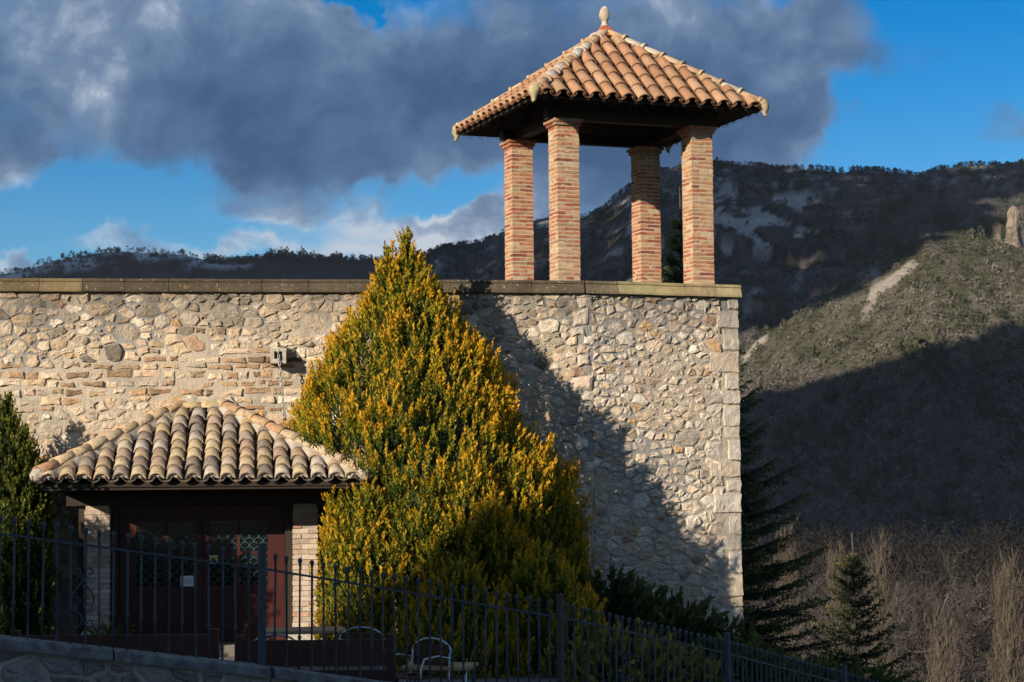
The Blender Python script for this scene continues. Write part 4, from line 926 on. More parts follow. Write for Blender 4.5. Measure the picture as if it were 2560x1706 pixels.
for i in range(k):
    p = Vector(pts[i]); d = (Vector(pts[(i+1) % k]) - Vector(pts[i-1])).normalized(); a = d.cross(Vector((0, 1, 0))); b = Vector((0, 1, 0))
    vs += [p + (a*math.cos(2*math.pi*q/n) + b*math.sin(2*math.pi*q/n))*0.0068 for q in range(n)]
lm.add(vs, [(i*n+q, i*n+(q+1) % n, ((i+1) % k)*n+(q+1) % n, ((i+1) % k)*n+q) for i in range(k) for q in range(n)]); lme = lm.mesh('link', 'chain', True)
def chain(path, step=0.047):
    path = [Vector(p) for p in path]; i = 0
    for a, b in zip(path, path[1:]):
        L_ = (b-a).length; nn_ = max(1, int(L_/step)); d = (a-b).normalized(); x_ = d.orthogonal().normalized(); y_ = d.cross(x_)
        for q in range(nn_):
            M_ = Matrix((x_, y_, d)).transposed().to_4x4() @ Matrix.Rotation((i % 2)*math.pi/2 + 0.3, 4, 'Z'); M_.translation = a + (b-a)*((q+0.5)/nn_); link('link', lme, chn_r, mw=M_); i += 1
chain([(0.02, -0.01, 0.26), (-0.01, -0.31, 0.29), (-0.005, -0.325, 0.20), (0.06, -0.33, -0.45), (0.10, -0.32, -1.13)])

# ================================================================== parapet, fence
def seg_frames():
    for (a, b), za, zb_ in zip(zip(FENCE, FENCE[1:]), FTOP, FTOP[1:]): yield Vector((*a, za)), Vector((*b, zb_))
pw = empty('parapet_wall', (FENCE[2][0], FENCE[2][1], 0), 0, 'low stone parapet with blackened coping carrying the iron fence', 'wall')
org = Vector((FENCE[2][0], FENCE[2][1], 0))
fe = empty('iron_fence', (FENCE[2][0], FENCE[2][1], zcope(FENCE[2][0])), 0, 'dark wrought iron fence with knobbed and twisted pickets descending the street', 'fence'); forg = Vector(fe.location)
def rod(m, pts, r, n=6): m.tube(pts, r, n)
def picket(twist):
    m = MB(); r = 0.0095
    if twist:
        n = 46; vs = []
        for i in range(n+1):
            t = i/n; z = -0.01 + t*0.87; tw_ = 0 if t < 0.10 or t > 0.72 else (t-0.10)*46
            vs += [(0.0125*math.cos(tw_+q*math.pi/2), 0.0125*math.sin(tw_+q*math.pi/2), z) for q in range(4)]
        m.add(vs, [(i*4+q, i*4+(q+1) % 4, (i+1)*4+(q+1) % 4, (i+1)*4+q) for i in range(n) for q in range(4)] + [(3, 2, 1, 0)])
    else:
        m.lathe([(r, -0.01), (r, 0.26), (0.013, 0.275), (0.021, 0.29), (0.013, 0.305), (r, 0.32), (r, 0.86)], 7)
    m.lathe([(0.011, 0.86), (0.009, 0.93), (0.016, 0.965), (0.022, 0.985), (0.017, 1.005), (0.006, 1.012)], 7)
    return m
pk = [picket(False).mesh('picket', 'iron', True), picket(True).mesh('picket', 'iron')]
pr_k = 0; scroll_at = {1: 5.5, 3: 9.5, 4: 15.5, 2: 99}
def spiral(c, r0s, r1s, a0, a1, n=22): return [(c[0] + (r0s+(r1s-r0s)*i/n)*math.cos(a0+(a1-a0)*i/n), 0, c[1] + (r0s+(r1s-r0s)*i/n)*math.sin(a0+(a1-a0)*i/n)) for i in range(n+1)]
def scroll_mesh():
    m = MB()
    for s in (-1, 1):
        mir = lambda P: [(s*x, y, z) for x, y, z in P]
        rod(m, mir(spiral((0.060, 0.62), 0.012, 0.052, -2.5, 4.6)[::1]), 0.007, 5)
        big = [(0.060 + 0.052*math.cos(4.6), 0, 0.62 + 0.052*math.sin(4.6)), (0.012, 0, 0.60), (0.004, 0, 0.55), (0.035, 0, 0.50), (0.078, 0, 0.455), (0.098, 0, 0.40), (0.095, 0, 0.345), (0.065, 0, 0.295), (0.02, 0, 0.26), (0.006, 0, 0.21), (0.02, 0, 0.165), (0.055, 0, 0.15)]
        rod(m, mir(big), 0.007, 5); rod(m, mir(spiral((0.058, 0.185), 0.036, 0.010, -1.6, 4.0)), 0.006, 5); rod(m, mir(spiral((0.045, 0.385), 0.010, 0.040, 0.5, 5.6)), 0.006, 5)
    return m.mesh('scroll', 'iron', True)
scm = scroll_mesh()
for i, (a, b) in enumerate(seg_frames()):
    d = b-a; dh = Vector((d.x, d.y, 0)); L_ = dh.length; ng = 26 if i in (2, 3, 4) else int(round(L_/0.125)); ang = math.atan2(d.y, d.x)
    for k in range(1, ng):
        p = a + d*(k/ng) - Vector((0, 0, 1.01)); mw = Matrix.Rotation(ang, 4, 'Z'); mw.translation = p - forg; tw_ = 1 if (pr_k % 2 == 1 and random.random() < 0.85) else 0
        mw = mw @ Matrix.Rotation(random.uniform(-0.012, 0.012), 4, 'Y'); link('picket', pk[tw_], fe, mw=mw); pr_k += 1
    for h, rr in ((0.86, 0.010),):
        q0 = a - forg - Vector((0, 0, 1.01-h)); q1 = b - forg - Vector((0, 0, 1.01-h)); m = MB(); sdv = Vector((-d.y, d.x, 0)).normalized()
        m.add([p + sdv*s*0.012 + Vector((0, 0, z)) for p in (q0, q1) for s, z in ((-1, -rr), (1, -rr), (1, rr), (-1, rr))], [(0, 1, 5, 4), (1, 2, 6, 5), (2, 3, 7, 6), (3, 0, 4, 7), (0, 3, 2, 1), (4, 5, 6, 7)]); m.build('rail', 'iron', fe)
    pm = MB().box(-0.028, 0.028, -0.028, 0.028, 0.0, 1.075); pm.box(-0.034, 0.034, -0.034, 0.034, 1.0751, 1.085)
    mw = Matrix.Rotation(ang, 4, 'Z'); mw.translation = a - forg - Vector((0, 0, 1.01)); pm.build('post', 'rust_iron' if i == 3 else 'iron', fe, mw=mw)
    if i in scroll_at and scroll_at[i] < 90:
        p = a + d*(scroll_at[i]/ng*1.0 if i != 1 else 0.427) - Vector((0, 0, 1.01)); mw = Matrix.Rotation(ang, 4, 'Z'); mw.translation = p - forg; link('scroll', scm, fe, mw=mw)
    # parapet under this stretch
    dirx = dh.normalized(); nrm_ = Vector((dirx.y, -dirx.x, 0)); za, zb_ = a.z-1.01, b.z-1.01
    def Pt(t, out, z): q = a + d*t; return Vector((q.x, q.y, 0)) + nrm_*out + Vector((0, 0, (za + (zb_-za)*t) + z)) - org
    m = MB(); m.add([Pt(t, o_, z) for t in (0, 1) for o_, z in ((0.20, -2.2), (-0.20, -2.2), (-0.20, -0.105), (0.20, -0.105))], [(0, 1, 2, 3), (4, 7, 6, 5), (0, 4, 5, 1), (1, 5, 6, 2), (2, 6, 7, 3), (3, 7, 4, 0)]); m.build('core', 'mortar', pw)
    nb_ = int(L_/0.95)
    for k in range(nb_):
        t0, t1 = k/nb_ + 0.003, (k+1)/nb_ - 0.003; m = MB()
        m.add([Pt(t, o_, z) for t in (t0, t1) for o_, z in ((0.26, -0.10), (-0.26, -0.10), (-0.26, -0.005), (-0.20, 0.0), (0.22, 0.0), (0.255, -0.02))], [(5, 4, 3, 2, 1, 0), (6, 7, 8, 9, 10, 11)] + [(q, (q+1) % 6, (q+1) % 6 + 6, q+6) for q in range(6)]); m.build('coping_stone', 'concrete', pw)
    if i <= 2:   # stones of the face towards the street
        S, Rr = lay_sites(0, L_, -0.95, -0.11, 0.27, None, 1.3); Qs = S.copy(); Qs[:, 0] /= 1.3
        for s_, P in zip(S, power_cells(Qs, (Rr*0.5)**2*0.8, (0, L_/1.3, -0.95, -0.11), 0.8)):
            if P is None: continue
            P = P*np.array([1.3, 1.0])
            if area(P) < 0.006: continue
            c, V, F = stone_geo(P, 0.016, random.uniform(0.015, 0.03)); cc = random.choice([(0.26, 0.25, 0.23), (0.22, 0.19, 0.16), (0.30, 0.28, 0.25), (0.19, 0.17, 0.15)])
            m = MB(); m.add([Pt(v[0]/L_, 0.20 - v[1], v[2]) for v in V], F, cc); m.build('stone', 'stone', pw)

# ================================================================== PLANTS
def sprays(P, D, Lg, ncol, tipc, midc, lowc, width=0.42, nl=15, seed=0, ls=1.0):
    """upright feathery sprays: P base points, D axis directions, Lg lengths. Returns quads with a green-to-tip colouring."""
    n = len(P); D = D/np.linalg.norm(D, axis=1, keepdims=True)
    sd = np.cross(D, rng.normal(size=(n, 3))); sd /= np.linalg.norm(sd, axis=1, keepdims=True); s2 = np.cross(D, sd)
    t = (np.arange(nl)+0.5)/nl; t = np.tile(t, (n, 1)) + (rng.random((n, nl))-0.5)*0.10; t = np.clip(t, 0, 1)
    a = rng.random((n, nl))*6.283; wd = width*(1-t)**0.7*(0.35+0.65*np.minimum(1, t*4))
    lat = (np.cos(a)[..., None]*sd[:, None, :] + 0.55*np.sin(a)[..., None]*s2[:, None, :])
    C = P[:, None, :] + D[:, None, :]*(t*Lg[:, None])[..., None] + lat*(wd*Lg[:, None]*0.55)[..., None]
    ax = D[:, None, :]*1.0 + lat*0.55 + 0.35*rng.normal(size=(n, nl, 3)); ax /= np.linalg.norm(ax, axis=-1, keepdims=True)
    bx = np.cross(ax, rng.normal(size=(n, nl, 3))); bx /= np.linalg.norm(bx, axis=-1, keepdims=True)
    ln = (Lg[:, None]*(0.13+0.10*rng.random((n, nl))))[..., None]*ls; wq = ln*0.36
    V = np.stack([C - ax*ln, C + bx*wq, C + ax*ln, C - bx*wq], 2).reshape(-1, 3)
    mixv = np.clip(t + 0.35*(rng.random((n, nl))-0.5) + ncol[:, None], 0, 1)[..., None]
    cc = np.where(mixv < 0.5, np.array(lowc) + (np.array(midc)-np.array(lowc))*mixv*2, np.array(midc) + (np.array(tipc)-np.array(midc))*(mixv-0.5)*2)*(0.8+0.4*rng.random((n, nl, 1)))
    return V, np.arange(len(V)).reshape(-1, 4), np.repeat(cc.reshape(-1, 3), 4, 0)
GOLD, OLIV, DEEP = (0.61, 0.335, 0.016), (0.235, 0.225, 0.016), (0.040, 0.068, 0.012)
def cone_points(cx, cy, prof, n, lump=0.19, back=None, ph=0.0, sq=1.0, lean=None, bz=0.0):
    """points over a lumpy crown whose radius follows prof [(z, r), ...]"""
    zs = np.array([p[0] for p in prof]); rs = np.array([p[1] for p in prof]); zt = np.linspace(zs[0], zs[-1], 200); rt = np.interp(zt, zs, rs); w = rt + 0.10
    z = rng.choice(zt, n, p=w/w.sum()) + (rng.random(n)-0.5)*(zs[-1]-zs[0])/200; a = rng.random(n)*6.283
    r = np.interp(z, zs, rs); bump = 1.05*(fbm(a*2.2+ph+20, z*1.5+ph, 3)-0.5) + 0.75*(fbm(a*7.0+ph+3, z*2.3+ph+9, 2)-0.5); depth = rng.random(n)**1.6*0.16
    rr = r*(1 + lump*2.2*bump) - depth; rr = np.maximum(rr, 0.01)
    if lean: cx = cx + np.interp(z + bz, [q[0] for q in lean], [q[1] for q in lean])
    P = np.stack([cx + np.cos(a)*rr, cy + np.sin(a)*rr*sq, z], 1); O = np.stack([np.cos(a), np.sin(a), np.zeros(n)], 1)
    return P, O, bump, depth
def cypress(name, label, lobes, wall_y=None, tip=GOLD, mid=OLIV, low=DEEP, base=(0, 0, 0), group=None, nscale=1.0, lg=(0.20, 0.34), avoid=None):
    root = empty(name, base, 0, label, 'tree', group); bV = Vector(base); Vs, Fs, Cs, off = [], [], [], 0; bx, by, bz = base
    core = MB()
    for li, (cx, cy, prof, n, *ln_) in enumerate(lobes):
        lean = ln_[0] if ln_ else None
        P, O, bump, dep = cone_points(cx-bx, cy-by, [(z-bz, r) for z, r in prof], int(n*nscale), ph=li*7.3, lean=lean, bz=bz)
        if wall_y:
            lim = np.array([wall_y(x+bx) for x in P[:, 0]]) - by - 0.10; k = P[:, 1] < lim; P, O, bump, dep = P[k], O[k], bump[k], dep[k]
        if avoid:
            k = np.array([not avoid(Vector(q) + bV) for q in P], dtype=bool); P, O, bump, dep = P[k], O[k], bump[k], dep[k]
        m = len(P); D = O*0.30 + np.array([0, 0, 1.0]) + rng.normal(size=(m, 3))*0.16; Lg = rng.uniform(lg[0], lg[1], m)
        ncol = 0.06 + 0.75*bump - dep*3.4 + 0.16*(rng.random(m)-0.5)  # deeper sprays turn darker: shade of the gaps put into the colour
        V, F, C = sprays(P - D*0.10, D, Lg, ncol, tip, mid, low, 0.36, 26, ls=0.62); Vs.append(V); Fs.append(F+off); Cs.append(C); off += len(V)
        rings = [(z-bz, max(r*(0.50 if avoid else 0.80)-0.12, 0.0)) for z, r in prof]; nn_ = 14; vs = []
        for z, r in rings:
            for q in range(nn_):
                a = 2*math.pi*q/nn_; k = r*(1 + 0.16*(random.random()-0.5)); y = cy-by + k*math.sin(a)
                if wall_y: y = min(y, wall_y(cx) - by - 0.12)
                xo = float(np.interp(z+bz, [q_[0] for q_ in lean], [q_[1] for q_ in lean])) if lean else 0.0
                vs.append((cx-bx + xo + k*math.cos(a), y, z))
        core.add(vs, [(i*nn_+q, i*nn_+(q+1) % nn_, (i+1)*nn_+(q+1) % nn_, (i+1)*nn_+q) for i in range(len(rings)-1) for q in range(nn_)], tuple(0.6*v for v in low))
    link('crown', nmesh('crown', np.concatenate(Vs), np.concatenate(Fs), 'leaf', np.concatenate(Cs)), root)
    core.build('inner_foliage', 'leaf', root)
    zt = max(p[0] for l in lobes for p in l[2]) - bz
    MB().tube([(0, 0, -0.3), (0.02, 0, zt*0.4), (0, 0, zt*0.92)], [0.13, 0.09, 0.01], 8).build('trunk', 'bark', root)
    return root
TX, TY = -1.52, 28.72
_pi = Matrix.Translation(po) @ Matrix.Rotation(WA, 4, 'Z'); _pinv = _pi.inverted()
def in_porch(q):
    l = _pinv @ q
    if l.x > 2.42 or l.y < -3.3: return False
    if l.z > 2.42: return l.z < 3.82 - 1.06*max(0.0, l.x-0.2)/1.95
    return l.x < 1.72 and l.y > -2.2
MAINP = [(0.1, 1.55), (0.8, 1.80), (1.6, 1.90), (2.2, 1.88), (2.7, 1.80), (3.3, 1.60), (3.7, 1.44), (4.2, 1.18), (4.8, 0.82), (5.25, 0.46), (5.65, 0.22), (6.03, 0.04)]
LEAN = [(0.0, 0.58), (1.3, 0.60), (2.0, 0.54), (2.7, 0.28), (3.3, 0.0), (6.2, 0.0)]
cypress('golden_cypress', 'large golden green conical cypress growing against the stone wall', [
    (TX, TY, MAINP, 8600, LEAN),
    (TX-0.28, TY-0.10, [(4.9, 0.35), (5.4, 0.22), (5.86, 0.03)], 160),
    (0.25, 28.75, [(0.0, 0.74), (1.0, 0.80), (1.8, 0.68), (2.4, 0.50), (2.95, 0.08)], 1400),
    (-2.05, 27.6, [(0.0, 0.62), (0.9, 0.70), (1.6, 0.60), (2.1, 0.40), (2.45, 0.06)], 1000),
    (-0.55, 27.25, [(0.0, 0.75), (0.8, 0.85), (1.6, 0.66), (2.3, 0.32), (2.75, 0.05)], 1000),
    (-0.75, 25.9, [(-0.3, 0.70), (0.3, 0.78), (0.8, 0.62), (1.2, 0.30), (1.45, 0.05)], 900), (0.35, 26.3, [(-0.4, 0.72), (0.3, 0.80), (0.9, 0.64), (1.35, 0.30), (1.6, 0.05)], 900)], ywall, base=(TX, TY, 0.0), avoid=in_porch)
GRN, GMID, GLOW = (0.15, 0.16, 0.018), (0.055, 0.080, 0.014), (0.014, 0.026, 0.008)
cypress('green_cypress', 'slim dark green cypress beside the left end of the porch roof', [(-7.22, 28.35, [(0.2, 0.62), (1.2, 0.70), (2.2, 0.60), (3.0, 0.36), (3.4, 0.18), (3.72, 0.03)], 1500), (-6.92, 28.2, [(1.0, 0.4), (2.2, 0.36), (2.9, 0.18), (3.3, 0.03)], 500)], ywall, GRN, GMID, GLOW, (-7.22, 28.35, 0.25))
cypress('shade_cypress', 'blunt cypress added out of view left of the porch to shade the doors', [(-7.35, 25.1, [(0.2, 0.60), (1.4, 0.66), (2.6, 0.62), (3.0, 0.42), (3.3, 0.05)], 1200)], None, GRN, GMID, GLOW, (-7.35, 25.1, 0.2))  # unseen tree added to keep the sun off the doors
cypress('shade_cypress_broad', 'broad cypress added out of view farther left to shade the porch pillar', [(-8.45, 24.7, [(0.2, 0.80), (1.4, 0.90), (2.6, 0.82), (3.2, 0.5), (3.5, 0.05)], 1400)], None, GRN, GMID, GLOW, (-8.45, 24.7, 0.2))  # second unseen tree, added to shade the left pillar
# juniper and low shrubs at the tower foot
def shrub(name, label, blobs, tip, mid, low, base, lg=(0.22, 0.45), up=0.6, group=None, width=0.35):
    root = empty(name, base, 0, label, 'shrub', group); Vs, Fs, Cs, off = [], [], [], 0
    for (cx, cy, cz, rx, rz, n) in blobs:
        d = rng.normal(size=(n, 3)); d /= np.linalg.norm(d, axis=1, keepdims=True); d[:, 2] = np.abs(d[:, 2]); r = 0.55 + 0.45*rng.random(n)**0.5
        P = np.stack([cx + d[:, 0]*rx*r, cy + d[:, 1]*rx*r, cz + d[:, 2]*rz*r], 1) - np.array(base); Dd = d*np.array([1, 1, 0.6]) + np.array([0, 0, up]) + 0.25*rng.normal(size=(n, 3))
        V, F, C = sprays(P, Dd, rng.uniform(*lg, n), -0.15+0.3*rng.random(n), tip, mid, low, width, 13); Vs.append(V); Fs.append(F+off); Cs.append(C); off += len(V)
    link('foliage', nmesh('foliage', np.concatenate(Vs), np.concatenate(Fs), 'leaf', np.concatenate(Cs)), root)
    MB().tube([(0, 0, -0.3), (0.03, 0, 0.12), (0.1, 0.02, 0.35)], [0.05, 0.04, 0.02], 6).build('stem', 'bark', root); return root
JT, JM, JL = (0.085, 0.10, 0.03), (0.035, 0.055, 0.018), (0.012, 0.022, 0.009)
shrub('spreading_juniper', 'dark spreading juniper with spiky shoots at the foot of the tower', [(1.25, 28.2, 0.0, 0.8, 0.85, 420), (1.9, 28.4, -0.1, 0.8, 0.7, 380), (2.6, 28.6, -0.2, 0.6, 0.5, 260)], JT, JM, JL, (1.6, 28.3, 0.0), (0.30, 0.60), 0.35, width=0.22)
shrub('low_yellow_shrub', 'low shrub with yellowish shoots behind the fence', [(1.35, 25.0, -0.3, 0.6, 0.75, 300), (2.0, 25.4, -0.4, 0.5, 0.6, 220)], (0.30, 0.24, 0.02), (0.10, 0.12, 0.02), JL, (1.5, 25.1, -0.2))
shrub('low_green_shrub', 'low dark green shrub behind the lower end of the fence', [(3.0, 26.2, -0.6, 0.7, 0.75, 380), (3.9, 27.5, -0.9, 0.8, 0.75, 380), (4.9, 28.8, -1.2, 0.8, 0.8, 300)], (0.12, 0.14, 0.03), (0.05, 0.075, 0.02), JL, (3.5, 27.0, -0.8))
shrub('small_potted_fern', 'small spiky plant at the foot of the left pillar', [(-5.6, 27.9, 0.25, 0.22, 0.16, 50)], (0.16, 0.20, 0.04), (0.07, 0.10, 0.02), JL, (-5.6, 27.9, 0.25), (0.15, 0.28), 0.4, width=0.2)

# firs: whorls of flat needle sprays
def fir(name, label, base, H, spread, nwh, needle=(0.022, 0.034, 0.014), tipc=(0.10, 0.13, 0.035), cones=0, nlen=0.046, top=0.965, nbr=10, tw_k=0.42, taper=0.85):
    root = empty(name, base, 0, label, 'tree'); Vs = []; Cs = []; tr = MB(); br = MB()
    tr.tube([(0, 0, -0.5), (0, 0, H*0.5), (0.01, 0, H*0.93), (0, 0, H)], [0.16*H/8, 0.09*H/8, 0.018, 0.008], 7); cl = []
    for w in range(nwh):
        t = (w+0.6)/nwh; z = 0.35 + (H*top-0.35)*t**0.93; Lb = spread*(1-t)**taper + 0.07; nb_ = 5 if t > 0.85 else nbr
        for b in range(nb_):
            a = 2*math.pi*(b + 0.5*(w % 2) + 0.25*random.random())/nb_; rise = 0.55*t + 0.06 - 0.16*(1-t); L_ = Lb*random.uniform(0.78, 1.12)
            dirh = np.array([math.cos(a), math.sin(a), 0]); p0 = np.array([0, 0, z + random.uniform(-0.08, 0.08)]); npt = 7; pts = []
            for i in range(npt): s = i/(npt-1); pts.append(p0 + dirh*L_*s + np.array([0, 0, L_*(rise*s - 0.22*s*(1-s) + 0.10*s*s)]))
            br.tube([tuple(q) for q in pts], [0.020*(1-0.85*i/(npt-1)) * H/8 for i in range(npt)], 4, False)
            side = np.array([-dirh[1], dirh[0], 0]); segs = [(pts[i], pts[i+1]) for i in range(1, npt-1)]
            for s in np.arange(0.12, 1.0, max(0.05, min(0.2, 0.13/L_))):
                i = min(int(s*(npt-1)), npt-2); f = s*(npt-1)-i; q = pts[i]*(1-f) + pts[i+1]*f; tl = (tw_k*L_*(1-s)**0.8 + 0.07)*random.uniform(0.8, 1.2)
                for sg in (-1, 1): e = q + (dirh*0.75 + side*sg*0.75 + np.array([0, 0, random.uniform(-0.05, 0.16)]))*tl; segs.append((q, e))
                if s > 0.85 and random.random() < cones: cl.append(q + np.array([0, 0, 0.02]))
            for (q, e) in segs:
                ln = np.linalg.norm(e-q); k = max(4, int(ln/0.013)); ts = (np.arange(k)+rng.random(k)*0.8)/k; C = q[None]*(1-ts[:, None]) + e[None]*ts[:, None]
                ax = (e-q)/max(ln, 1e-6); nd = rng.normal(size=(k, 3)) + np.array([0, 0, 0.35]); nd -= (nd@ax)[:, None]*ax*0.7; nd /= np.linalg.norm(nd, axis=1, keepdims=True); nd = nd*0.9 + ax*0.55
                wv_ = np.cross(nd, rng.normal(size=(k, 3))); wv_ /= np.linalg.norm(wv_, axis=1, keepdims=True); nl_ = nlen
                Vs.append(np.stack([C - wv_*0.008, C + nd*nl_*0.6 - wv_*0.014, C + nd*nl_, C + nd*nl_*0.5 + wv_*0.014], 1).reshape(-1, 3)); cmix = np.clip((np.linalg.norm(C[:, :2], axis=1)/max(L_, 0.1)-0.72)*3 + (0.9 if t > 0.9 else 0), 0, 1)[:, None]  # paler tips and top: sunlit look put into the needle colour
                cc = (np.array(needle)*(1-cmix) + np.array(tipc)*cmix)*(0.7+0.6*rng.random((k, 1))); Cs.append(np.repeat(cc, 4, 0))
    V = np.concatenate(Vs); link('needles', nmesh('needles', V, np.arange(len(V)).reshape(-1, 4), 'needle', np.concatenate(Cs)), root)
    tr.build('trunk', 'bark', root); br.build('branches', 'bark', root)
    if cl:
        m = MB()
        for q in cl[:160]: m.tube([tuple(q), (q[0], q[1], q[2]+0.05)], [0.022, 0.010], 5)
        m.build('bud_clusters', 'rust_iron', root, kind='stuff')
    return root
fir('tall_fir', 'tall dark fir standing behind the tower with shoots beyond its corner', (3.12, 36.5, -1.5), 9.45, 2.95, 34, cones=0.8, needle=(0.028, 0.045, 0.017), tipc=(0.14, 0.17, 0.045), top=0.93, taper=1.0)  # needles lightened so the colour itself looks sunlit
fir('small_fir', 'small fir with its leader coloured as if sunlit, standing right of the tower', (5.58, 33.0, -2.6), 4.25, 1.42, 15, tipc=(0.13, 0.13, 0.04), nlen=0.036, top=0.90, nbr=7, tw_k=0.30)

# bare trees of the valley: twigs as thin three sided rods
def twigs_mesh(segs, name, c0, c1):
    S = np.array([(*a, *b, ra, rb) for a, b, ra, rb in segs]); A, B = S[:, :3], S[:, 3:6]; d = B-A; d /= np.maximum(np.linalg.norm(d, axis=1, keepdims=True), 1e-9)
    x = np.cross(d, np.array([0.3, 0.9, 0.2])); x /= np.maximum(np.linalg.norm(x, axis=1, keepdims=True), 1e-9); y = np.cross(d, x); V = []
    for P, r in ((A, S[:, 6]), (B, S[:, 7])):
        for k in range(3): an = 2*math.pi*k/3; V.append(P + (x*math.cos(an)+y*math.sin(an))*r[:, None])
    V = np.stack(V, 1).reshape(-1, 3); b = np.arange(len(S))*6; F = np.concatenate([np.stack([b+k, b+(k+1) % 3, b+3+(k+1) % 3, b+3+k], 1) for k in range(3)])
    cc = np.array(c0)+(np.array(c1)-np.array(c0))*rng.random((len(S), 1)); cc = cc*np.where(S[:, 6:7] > 0.04, 1.9, 1.0); cc = cc*(0.8+0.4*rng.random((len(S), 1))); return nmesh(name, V, F, 'twig', np.repeat(cc, 6, 0))
def bare_tree(base, H, spread, label, group, c0, c1, dens=1.0, upright=0.35):
    root = empty('bare_tree', base, 0, label, 'tree', group); segs = []; trunk = MB()
    trunk.tube([(0, 0, -1), (random.uniform(-.2, .2), random.uniform(-.2, .2), H*0.25), (random.uniform(-.4, .4), random.uniform(-.3, .3), H*0.5)], [0.30, 0.23, 0.15], 7)
    def grow(p, d, L_, r, lev):
        n = 3; q = p
        for i in range(n):
            d2 = d + 0.25*np.array([random.gauss(0, 1), random.gauss(0, 1), random.gauss(0, 0.6)]) + np.array([0, 0, upright*0.25]); d2 /= np.linalg.norm(d2); e = q + d2*L_/n; segs.append((q, e, r*(1-0.25*i), r*(1-0.25*(i+1)))); 
            if lev < 4:
                for c in range(2 if lev < 3 else int(2*dens)):
                    if random.random() < 0.85:
                        dd = d2 + rng.normal(size=3)*0.75 + np.array([0, 0, upright*0.3]); dd /= np.linalg.norm(dd); grow(e, dd, L_*random.uniform(0.45, 0.68), max(r*0.5, 0.028), lev+1)
            q = e; d = d2
    for k in range(9):
        a = 2*math.pi*(k+random.random()*0.7)/9; z = H*random.uniform(0.25, 0.62); tilt = random.uniform(0.5, 1.0)*spread
        dd = np.array([math.cos(a)*tilt, math.sin(a)*tilt, 1.0]); dd /= np.linalg.norm(dd); grow(np.array([0, 0, z]), dd, H*0.30, 0.13, 1)
    trunk.build('trunk', 'bark', root); link('crown', twigs_mesh(segs, 'crown', c0, c1), root); return root
def poplar(base, H, W, label, group, c0, c1, n=420):
    root = empty('poplar', base, 0, label, 'tree', group); segs = []
    MB().tube([(0, 0, -1), (0, 0, H*0.5), (0, 0, H*0.97)], [0.28, 0.16, 0.03], 6).build('trunk', 'bark', root)
    for i in range(n):
        z = H*(0.06 + 0.84*random.random()**0.8); a = random.random()*6.283; L_ = H*random.uniform(0.10, 0.24)*(1.05 - 0.5*z/H); out = W*random.uniform(0.35, 1.0)*(1-0.55*(z/H)**3)*min(1, 0.5+z/H); q = np.array([math.cos(a)*out*0.10, math.sin(a)*out*0.10, z])
        for s in range(3):
            f = (s+1)/3; e = np.array([math.cos(a)*out*(0.35+0.65*f)*min(1, f*1.3), math.sin(a)*out*(0.35+0.65*f)*min(1, f*1.3), z + L_*f*1.0]) + rng.normal(size=3)*0.12; segs.append((q, e, 0.019-0.004*s, 0.015-0.004*s))
            for _ in range(3): tw_ = e + np.array([random.gauss(0, 0.18), random.gauss(0, 0.18), random.uniform(0.35, 1.0)]); segs.append((e, tw_, 0.012, 0.007))
            q = e
    link('crown', twigs_mesh(segs, 'crown', c0, c1), root); return root
def gz(x, y): return float(zground(np.array(float(x)), np.array(float(y))))
GB0, GB1 = (0.038, 0.033, 0.030), (0.084, 0.074, 0.067)
for (pxx, top, Y, W, lab) in ((2180, 1385, 120, 1.25, 'tall narrow bare poplar nearest the small fir'), (2495, 1425, 115, 1.35, 'tall narrow bare poplar near the right edge of the valley'), (1955, 1335, 150, 1.3, 'bare poplar rising behind the tall fir branches'), (2335, 1570, 105, 1.2, 'short pale poplar between the two tall poplars'), (2075, 1380, 150, 1.0, 'distant poplar above the top of the small fir')):
    x = (pxx-1280)/4945*Y; zt = 2.5 - (top-1207)/4965*Y; b = gz(x, Y); poplar((x, Y, b), zt-b, W, lab, 'bare poplars in the valley', (0.085, 0.071, 0.055), (0.15, 0.127, 0.098), 330)
WOODS = [(1900, 1335, 175, 'bare grey tree just right of the tall fir'), (1985, 1340, 190, 'bare brown tree behind the gap between the two firs'), (2060, 1325, 182, 'highest bare tree left of the small fir tip'), (2130, 1395, 165, 'bare tree directly behind the small fir leader'),
    (2210, 1365, 170, 'bare tree behind the poplar nearest the small fir'), (2285, 1340, 150, 'broad bare tree right of the first tall poplar'), (2360, 1322, 168, 'tallest broad bare tree in the middle of the valley woods'), (2445, 1395, 160, 'bare tree in the dip between the broad crowns'),
    (2530, 1375, 165, 'bare tree behind the right poplar'), (2335, 1440, 132, 'nearer bare tree below the tallest broad crown'), (2550, 1470, 135, 'nearer bare tree at the right edge of the valley'), (2055, 1450, 140, 'nearer bare tree left of the small fir'), (2262, 1530, 128, 'low bare tree between the poplars in the foreground woods'),
    (2425, 1540, 138, 'low bare tree left of the right poplar'), (1935, 1470, 140, 'nearer bare tree behind the tall fir lower branches'), (2400, 1370, 182, 'bare tree behind the dip right of the broad crowns'), (2480, 1350, 195, 'farthest bare tree above the right poplar'), (2160, 1355, 192, 'farthest bare tree above the first poplar'),
    (2310, 1380, 160, 'bare tree beside the broad one in the middle woods'), (2590, 1400, 150, 'bare tree cut by the right edge of the picture'), (2090, 1390, 160, 'bare tree just left behind the small fir top'), (2385, 1470, 122, 'nearest branching bare tree right of centre in the woods')]
